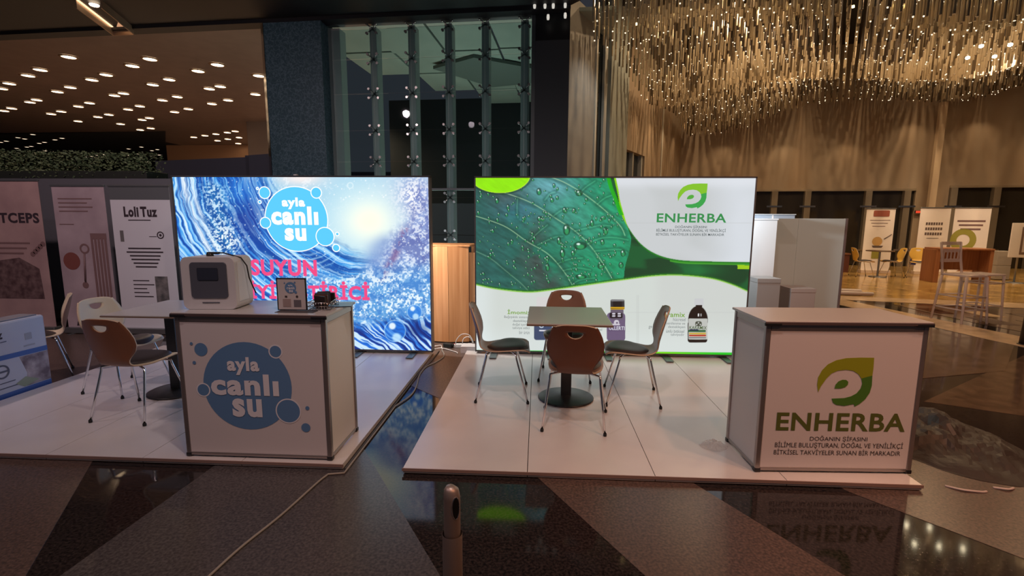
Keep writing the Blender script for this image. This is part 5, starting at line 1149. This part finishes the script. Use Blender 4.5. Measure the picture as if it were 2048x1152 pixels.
# ================================================================= CEILING LIGHTS
E_DL = emis('downlight_glow', (1.0, .70, .42), 9.0); E_DLS = emis('downlight_far_glow', (1.0, .78, .55), 2.5)
M_RING = mat('downlight_ring', (.30, .2, .14), .35, .5)
DL = [(440, 368), (258, 450), (180, 487), (60, 538), (10, 570), (960, 382), (848, 425), (680, 482), (588, 514), (450, 562), (368, 590), (235, 642), (192, 657), (75, 696), (25, 712), (1392, 418), (1268, 458), (1083, 512), (978, 545), (790, 600), (733, 614), (573, 662), (502, 684), (392, 716), (328, 732), (500, 778), (1410, 556), (1340, 571), (1135, 622), (1040, 644), (895, 682), (820, 703), (697, 736), (627, 751), (772, 796), (957, 758), (910, 769), (965, 823), (897, 833), (1460, 644), (1357, 667), (1205, 700), (1117, 719), (1657, 488), (1635, 606), (1240, 880), (1312, 870), (1382, 860), (1392, 902), (1455, 850), (1505, 842), (1458, 892), (1530, 882), (1525, 920)]
DS = [(210, 862), (115, 882), (158, 890), (40, 904), (5, 912), (285, 912), (252, 918), (397, 886), (352, 896), (200, 938), (172, 942), (107, 950), (288, 966), (258, 973), (555, 1006), (587, 1002), (623, 995), (660, 989), (905, 942), (823, 954), (877, 986), (828, 995), (897, 1018), (938, 1036), (1007, 958), (972, 965), (967, 1000), (1020, 993)]
def downlight(proto, x, y, z):
    o = copy_tree(proto); o.location = (x, y, z); return o
def mk_dl(name, label, group, r, em):
    t = thing(name, label, 'ceiling light', (0, 0, 0), 0, group)
    MB().lathe([(r*1.35, -.002), (r*1.35, -.018), (r, -.022), (r*.97, -.004)], (0, 0, 0), 20).build('trim_ring', M_RING, t)
    MB().lathe([(0, -.014), (r*.6, -.018), (r, -.012), (r*.99, -.004)], (0, 0, 0), 20).build('lens', em, t); return t
first = None; glabel = 'round warm downlight in the brown ceiling beyond the wave stand, one of many alike'
for i, (a, b) in enumerate(DL):
    q = atz(a/3.2, b/3.2, CEIL-.02)
    if first is None: first = mk_dl('downlight', glabel, 'downlights in the brown ceiling', .15, E_DL); first.location = (q.x, q.y, CEIL)
    else: downlight(first, q.x, q.y, CEIL)
f2_ = None
for (a, b) in DS:
    q = atz(a/3.2, b/3.2, CEIL-.02)
    if f2_ is None: f2_ = mk_dl('downlight', 'tiny distant downlight in the dark ceiling above the hedge, one of many alike', 'distant downlights above the hedge', .11, E_DLS); f2_.location = (q.x, q.y, CEIL)
    else: downlight(f2_, q.x, q.y, CEIL)
dls = [first]+[o for o in COL.objects if o.name.startswith('downlight.') and o.get('group') == first['group']]
for k, lb in ((0, 'large downlight nearest the trough light, leftmost of the front row in the brown ceiling'), (5, 'large downlight right of the middle pair at the front of the brown ceiling'), (6, 'large downlight left of the middle pair at the front of the brown ceiling'),
              (15, 'large front downlight nearest the mosaic column, single and highest on that side'), (43, 'upper of the two downlights right beside the steel column strip'), (44, 'lower of the two downlights right beside the steel column strip')):
    dls[k]['label'] = lb
for o in dls[45:]: o['label'] = 'small warm downlight close above the lit tan wall left of the column'; o['group'] = 'downlights above the tan wall'
# their light: warm pools under the left hall ceiling
for (x, y) in ((-12, 12.5), (-8.3, 12.5), (-15, 16), (-10.5, 17), (-7, 18), (-10, 22.5), (-8.2, 22.6)):
    spot('downlight_beam', (x, y, CEIL-.06), (x, y, 0), 420, (1, .66, .4), 150, .8, .08)
pfl = structure(MB().box(-60, -5.6, 8.2, 46, .002, .006).build('floor_left_hall', mat('pale_stone', (.5, .42, .36), .4)))
# recessed trough light in the near soffit, top left
qs = [atz(px, py, CEIL) for px, py in ((150, -2), (200, -2), (265, 53), (224, 55))]
t = thing('trough_light', 'long slanted recessed trough light with warm glow at top left', 'ceiling light', (0, 0, 0))
e1_, e2_ = (qs[3]-qs[0]).normalized(), None
for (i, j, nm) in ((0, 3, 'trough_side'), (1, 2, 'trough_side')):
    MB().prism([qs[i]+Vector((0, 0, -.16)), qs[j]+Vector((0, 0, -.16)), qs[j]+Vector((0, 0, -.01)), qs[i]+Vector((0, 0, -.01))], (.02, 0, 0)).build(nm, mat('trough_metal', (.5, .36, .26), .3, .6), t)
MB().prism([qs[3]+Vector((0, 0, -.16)), qs[2]+Vector((0, 0, -.16)), qs[2]+Vector((0, 0, -.01)), qs[3]+Vector((0, 0, -.01))], (0, .02, 0)).build('trough_end', mat('trough_metal'), t)
MB().prism([qs[0].lerp(qs[1], .02)+Vector((0, 0, -.02)), qs[0].lerp(qs[1], .14)+Vector((0, 0, -.02)), qs[3].lerp(qs[2], .14)+Vector((0, 0, -.02)), qs[3].lerp(qs[2], .02)+Vector((0, 0, -.02))], (0, 0, .01)).build('light_strip', emis('trough_glow', (1.0, .62, .34), 1.6), t)
MB().prism([qs[2].lerp(qs[3], .75)+Vector((0, -.02, -.02)), qs[2]+Vector((0, -.02, -.02)), qs[2].lerp(qs[1], .42)+Vector((0, 0, -.02))], (0, 0, .01)).build('light_wedge', emis('trough_wedge', (1.0, .50, .26), .55), t)
q = atz(188, 6, CEIL); MB().lathe([(0, -.05), (.07, -.05), (.08, -.03)], (q.x, q.y, CEIL), 20).build('bulb', emis('trough_bulb', (1, .75, .5), 7), t)
# soffit lamps above the foreground whose mirror images show in the polished floor
SL = [atz(px, py, -CEIL) for px, py in ((1813, 1050), (1859, 1055), (1829, 1088), (1878, 1093), (1926, 1098), (323, 1023))]

# ================================================================= CHANDELIER
CH = thing('chandelier', 'huge wavy chandelier of hanging crystal rods filling the right hall ceiling', 'chandelier', (8, 12, HC))
ICH = Matrix.Translation((-8, -12, -HC))
def zwave(x, y):
    return 5.12+.36*math.sin(.62*x-.50*y+4.6)+.18*math.sin(.25*x+1.15*y+.5)+.15*max(x-7.5, 0)
rods = []
# lamps added below the rods to give mirrored light dots on the floor
mb_ = MB()
for px, py in ((1813, 1050), (1859, 1055), (1829, 1088), (1878, 1093), (1926, 1098), (2002, 962)):
    q = atz(px, py, -4.45); mb_ = MB(); mb_.lathe([(0, -.03), (.03, -.015), (.03, .015), (0, .03)], (q.x, q.y, 4.45), 10)
    o = mb_.build('added_low_lamp', emis('added_lamp_glow', (1.0, .85, .55), 26), CH); o.matrix_parent_inverse = ICH
    o = MB().tube([(q.x, q.y, 4.47), (q.x, q.y, HC-.01)], .003, 4).build('added_lamp_cord', mat('wire_dark', (.10, .07, .05), .4), CH); o.matrix_parent_inverse = ICH
sd_ = Vector((SDIR.x, SDIR.y)); nrm = Vector((SN[0], SN[1]))
y_ = 8.6; row = 0
CO2 = Vector((CORN.x, CORN.y)); bd2 = Vector((BDIR.x, BDIR.y)); bn2 = Vector((BN[0], BN[1]))
rowd = .215; cold = .175
for r_ in range(60):
    for c_i in range(128):
        # grid aligned with the far wall
        P = CO2 + bd2*(-5+c_i*cold+(r_ % 2)*.10) - bn2*(.35+r_*rowd)
        if (P-Vector((SP[0], SP[1]))).dot(nrm) < .22: continue
        if P.y < 7.9 or P.x > 19: continue
        if P.x < .95: continue
        rods.append((P.x, P.y, r_, c_i))
print('rods', len(rods))
def rod_geo(mb, x, y, z, L_, r=.022, n=5):
    b = len(mb.v); vs = []
    a0 = random.uniform(0, 1)
    for zz in (z, z+L_):
        for k in range(n): a = a0+2*PI*k/n; vs.append((x+r*math.cos(a), y+r*math.sin(a), zz))
    mb.add(vs, [(k, (k+1) % n, n+(k+1) % n, n+k) for k in range(n)]+[tuple(range(n-1, -1, -1)), tuple(range(n, 2*n))])
def rod_mat():
    m = bpy.data.materials.new('crystal_rod'); m.use_nodes = True; nt = m.node_tree; b = nt.nodes['Principled BSDF']
    b.inputs['Base Color'].default_value = (.60, .50, .35, 1); b.inputs['Roughness'].default_value = .2; b.inputs['Specular IOR Level'].default_value = 1.0; b.inputs['Coat Weight'].default_value = .6; b.inputs['Coat Roughness'].default_value = .05
    b.inputs['Metallic'].default_value = .35
    return m
M_ROD = rod_mat(); E_GLINT = emis('rod_glint_glow', (1.0, .82, .55), 1.7); E_LED = emis('led_point', (1.0, .72, .28), 9.0)
data = []
for (x, y, r_, c_i) in rods:
    z = zwave(x, y)+random.uniform(-.05, .05); L_ = .40
    d = math.hypot(x, y); data.append((d, x, y, z, L_, r_, c_i))
data.sort()
mbS, mbT, mbW, mbL, mbD = MB(), MB(), MB(), MB(), MB()
proto = None
def tipq(mb, x, y, z, r=.015, h=.018): 
    n = 4; vs = [(x+r*math.cos(2*PI*k/n), y+r*math.sin(2*PI*k/n), z+q_) for q_ in (0, h) for k in range(n)]
    mb.add(vs, [(k, (k+1) % n, n+(k+1) % n, n+k) for k in range(n)]+[(3, 2, 1, 0), (4, 5, 6, 7)])
inview = 0
for i, (d, x, y, z, L_, r_, c_i) in enumerate(data):
    vx, vy = to_px(np.array([x, y, z+.2])); vis = (1140 < vx < 2060) and (vy > -10)
    if vis and inview < 290:
        inview += 1
        if proto is None:
            mb = MB(); rod_geo(mb, 0, 0, 0, 1.0, .022, 8); pm = mb.build('crystal_rod', M_ROD, CH); proto = pm; o = pm
        else: o = proto.copy(); COL.objects.link(o)
        o.location = (x-8, y-12, z-HC); o.scale = (1, 1, L_); o.rotation_euler = (0, 0, random.uniform(0, 1))
    else: rod_geo(mbD if random.random() < .3 else mbS, x, y, z, L_)  # some clear rods get a dark copy, shade contrast put into the colour
    if random.random() < .5: tipq(mbT, x, y, z+L_, .02, .014)  # glowing caps added to stand for glints on the rod ends
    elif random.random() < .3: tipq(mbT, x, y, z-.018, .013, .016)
    mbW.add([(x-.0016, y, z+L_), (x+.0016, y, z+L_), (x+.0016, y, HC), (x-.0016, y, HC)], [(0, 1, 2, 3)])
    if r_ % 7 == 1 and c_i % 4 == 0 and d < 12.5: tipq(mbL, x+.07, y, z+L_+.04, .028, .04)
for (mb, nm, m) in ((mbS, 'crystal_rods', M_ROD), (mbD, 'shaded_rods', mat('shaded_rod', (.10, .07, .04), .15, spec=1.0)), (mbT, 'rod_glints', E_GLINT), (mbW, 'suspension_wires', mat('wire_dark', (.10, .07, .05), .4)), (mbL, 'led_points', E_LED)):
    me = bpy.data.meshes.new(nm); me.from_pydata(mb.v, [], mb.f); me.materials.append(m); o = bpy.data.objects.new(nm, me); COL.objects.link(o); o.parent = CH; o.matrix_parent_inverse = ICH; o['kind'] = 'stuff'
# lamps of the chandelier: warm spots that light hall floor and walls
HW = (1.0, .68, .38)
for (x, y, p) in ((3.0, 9.6, 60), (4.5, 12, 210), (8, 10.2, 260), (12, 9.4, 260), (16, 9, 240), (7.0, 14.5, 260), (10.5, 13.6, 260), (14, 13, 260), (18, 12.4, 220)):
    spot('chandelier_lamp', (x, y, 7.3), (x-.3, y+.2, 0), p*1.6, HW, 160, .7, .06)
spot('banner_fill_spot', (10.6, 12.2, 5.6), (11.6, 15.6, .8), 420, (1.0, .76, .56), 80, .9, .04)  # extra spot added to brighten the hall banners
for k in range(7):   # wall washers along side wall and far wall
    P = CO2+bd2*(1.5+k*2.0)-bn2*.55; spot('wall_washer', (P.x, P.y, 4.6 if k < 3 else 5.2), (P.x+bn2.x*.45, P.y+bn2.y*.45, 0), 16, HW, 120, .9, .04)
for k in range(4):
    P = Vector((SP[0], SP[1]))+sd_*(s_[5]+.8+k*1.5)+nrm*.4; spot('wall_washer', (P.x, P.y, 5.0), (P.x-nrm.x*.35, P.y-nrm.y*.35, 0), 40, HW, 70, .9, .04)
spot('hidden_fill_spot', (-1.9, 5.70, 1.75), (-1.1, 6.15, .7), 130, (1.0, .93, .85), 130, .9, .05)  # unseen spot added behind the wave wall to brighten the wood cabinet
spot('hidden_fill_spot', (2.1, 6.05, 1.9), (3.5, 7.0, 1.1), 60, (.80, .92, 1.0), 120, .8, .05)  # unseen cool spot added behind the leaf wall to brighten the white cabinet
spot('partition_fill_spot', (3.9, 4.3, 5.4), (3.9, 7.2, .9), 170, (.86, 1.0, .92), 42, .8, .08)  # overhead spot added to brighten the partition panel
# cool light falling on the near end of the side wall
P = Vector((SP[0], SP[1]))+sd_*.9+nrm*1.1; spot('wall_washer', (P.x, P.y, 5.3), (P.x-nrm.x, P.y-nrm.y, 2.5), 45, (.95, .95, .85), 110, .9, .06)
# small row of glass pendants on the dark jamb top
pj = None
for k, (px, py) in enumerate(((1072, 27), (1092, 27), (1108, 27), (1131, 26), (1098, 49), (1131, 46))):
    q = fpt(px, py)-FEY*.35
    if pj is None:
        pj = thing('glass_pendant', 'tiny clear glass pendant under the dark soffit beside the chandelier', 'pendant', q, 0, 'small glass pendants'); MB().lathe([(0, -.05), (.022, -.045), (.028, 0), (.022, .045), (0, .05)], (0, 0, 0), 12).build('drop', mat('drop_glass', (.8, .8, .78), .1, emit=(1, .95, .85), es=.5), pj); MB().tube([(0, 0, .05), (0, 0, .36)], .004, 5).build('cord', M_CAP, pj)
    else:
        o = copy_tree(pj); o.location = q
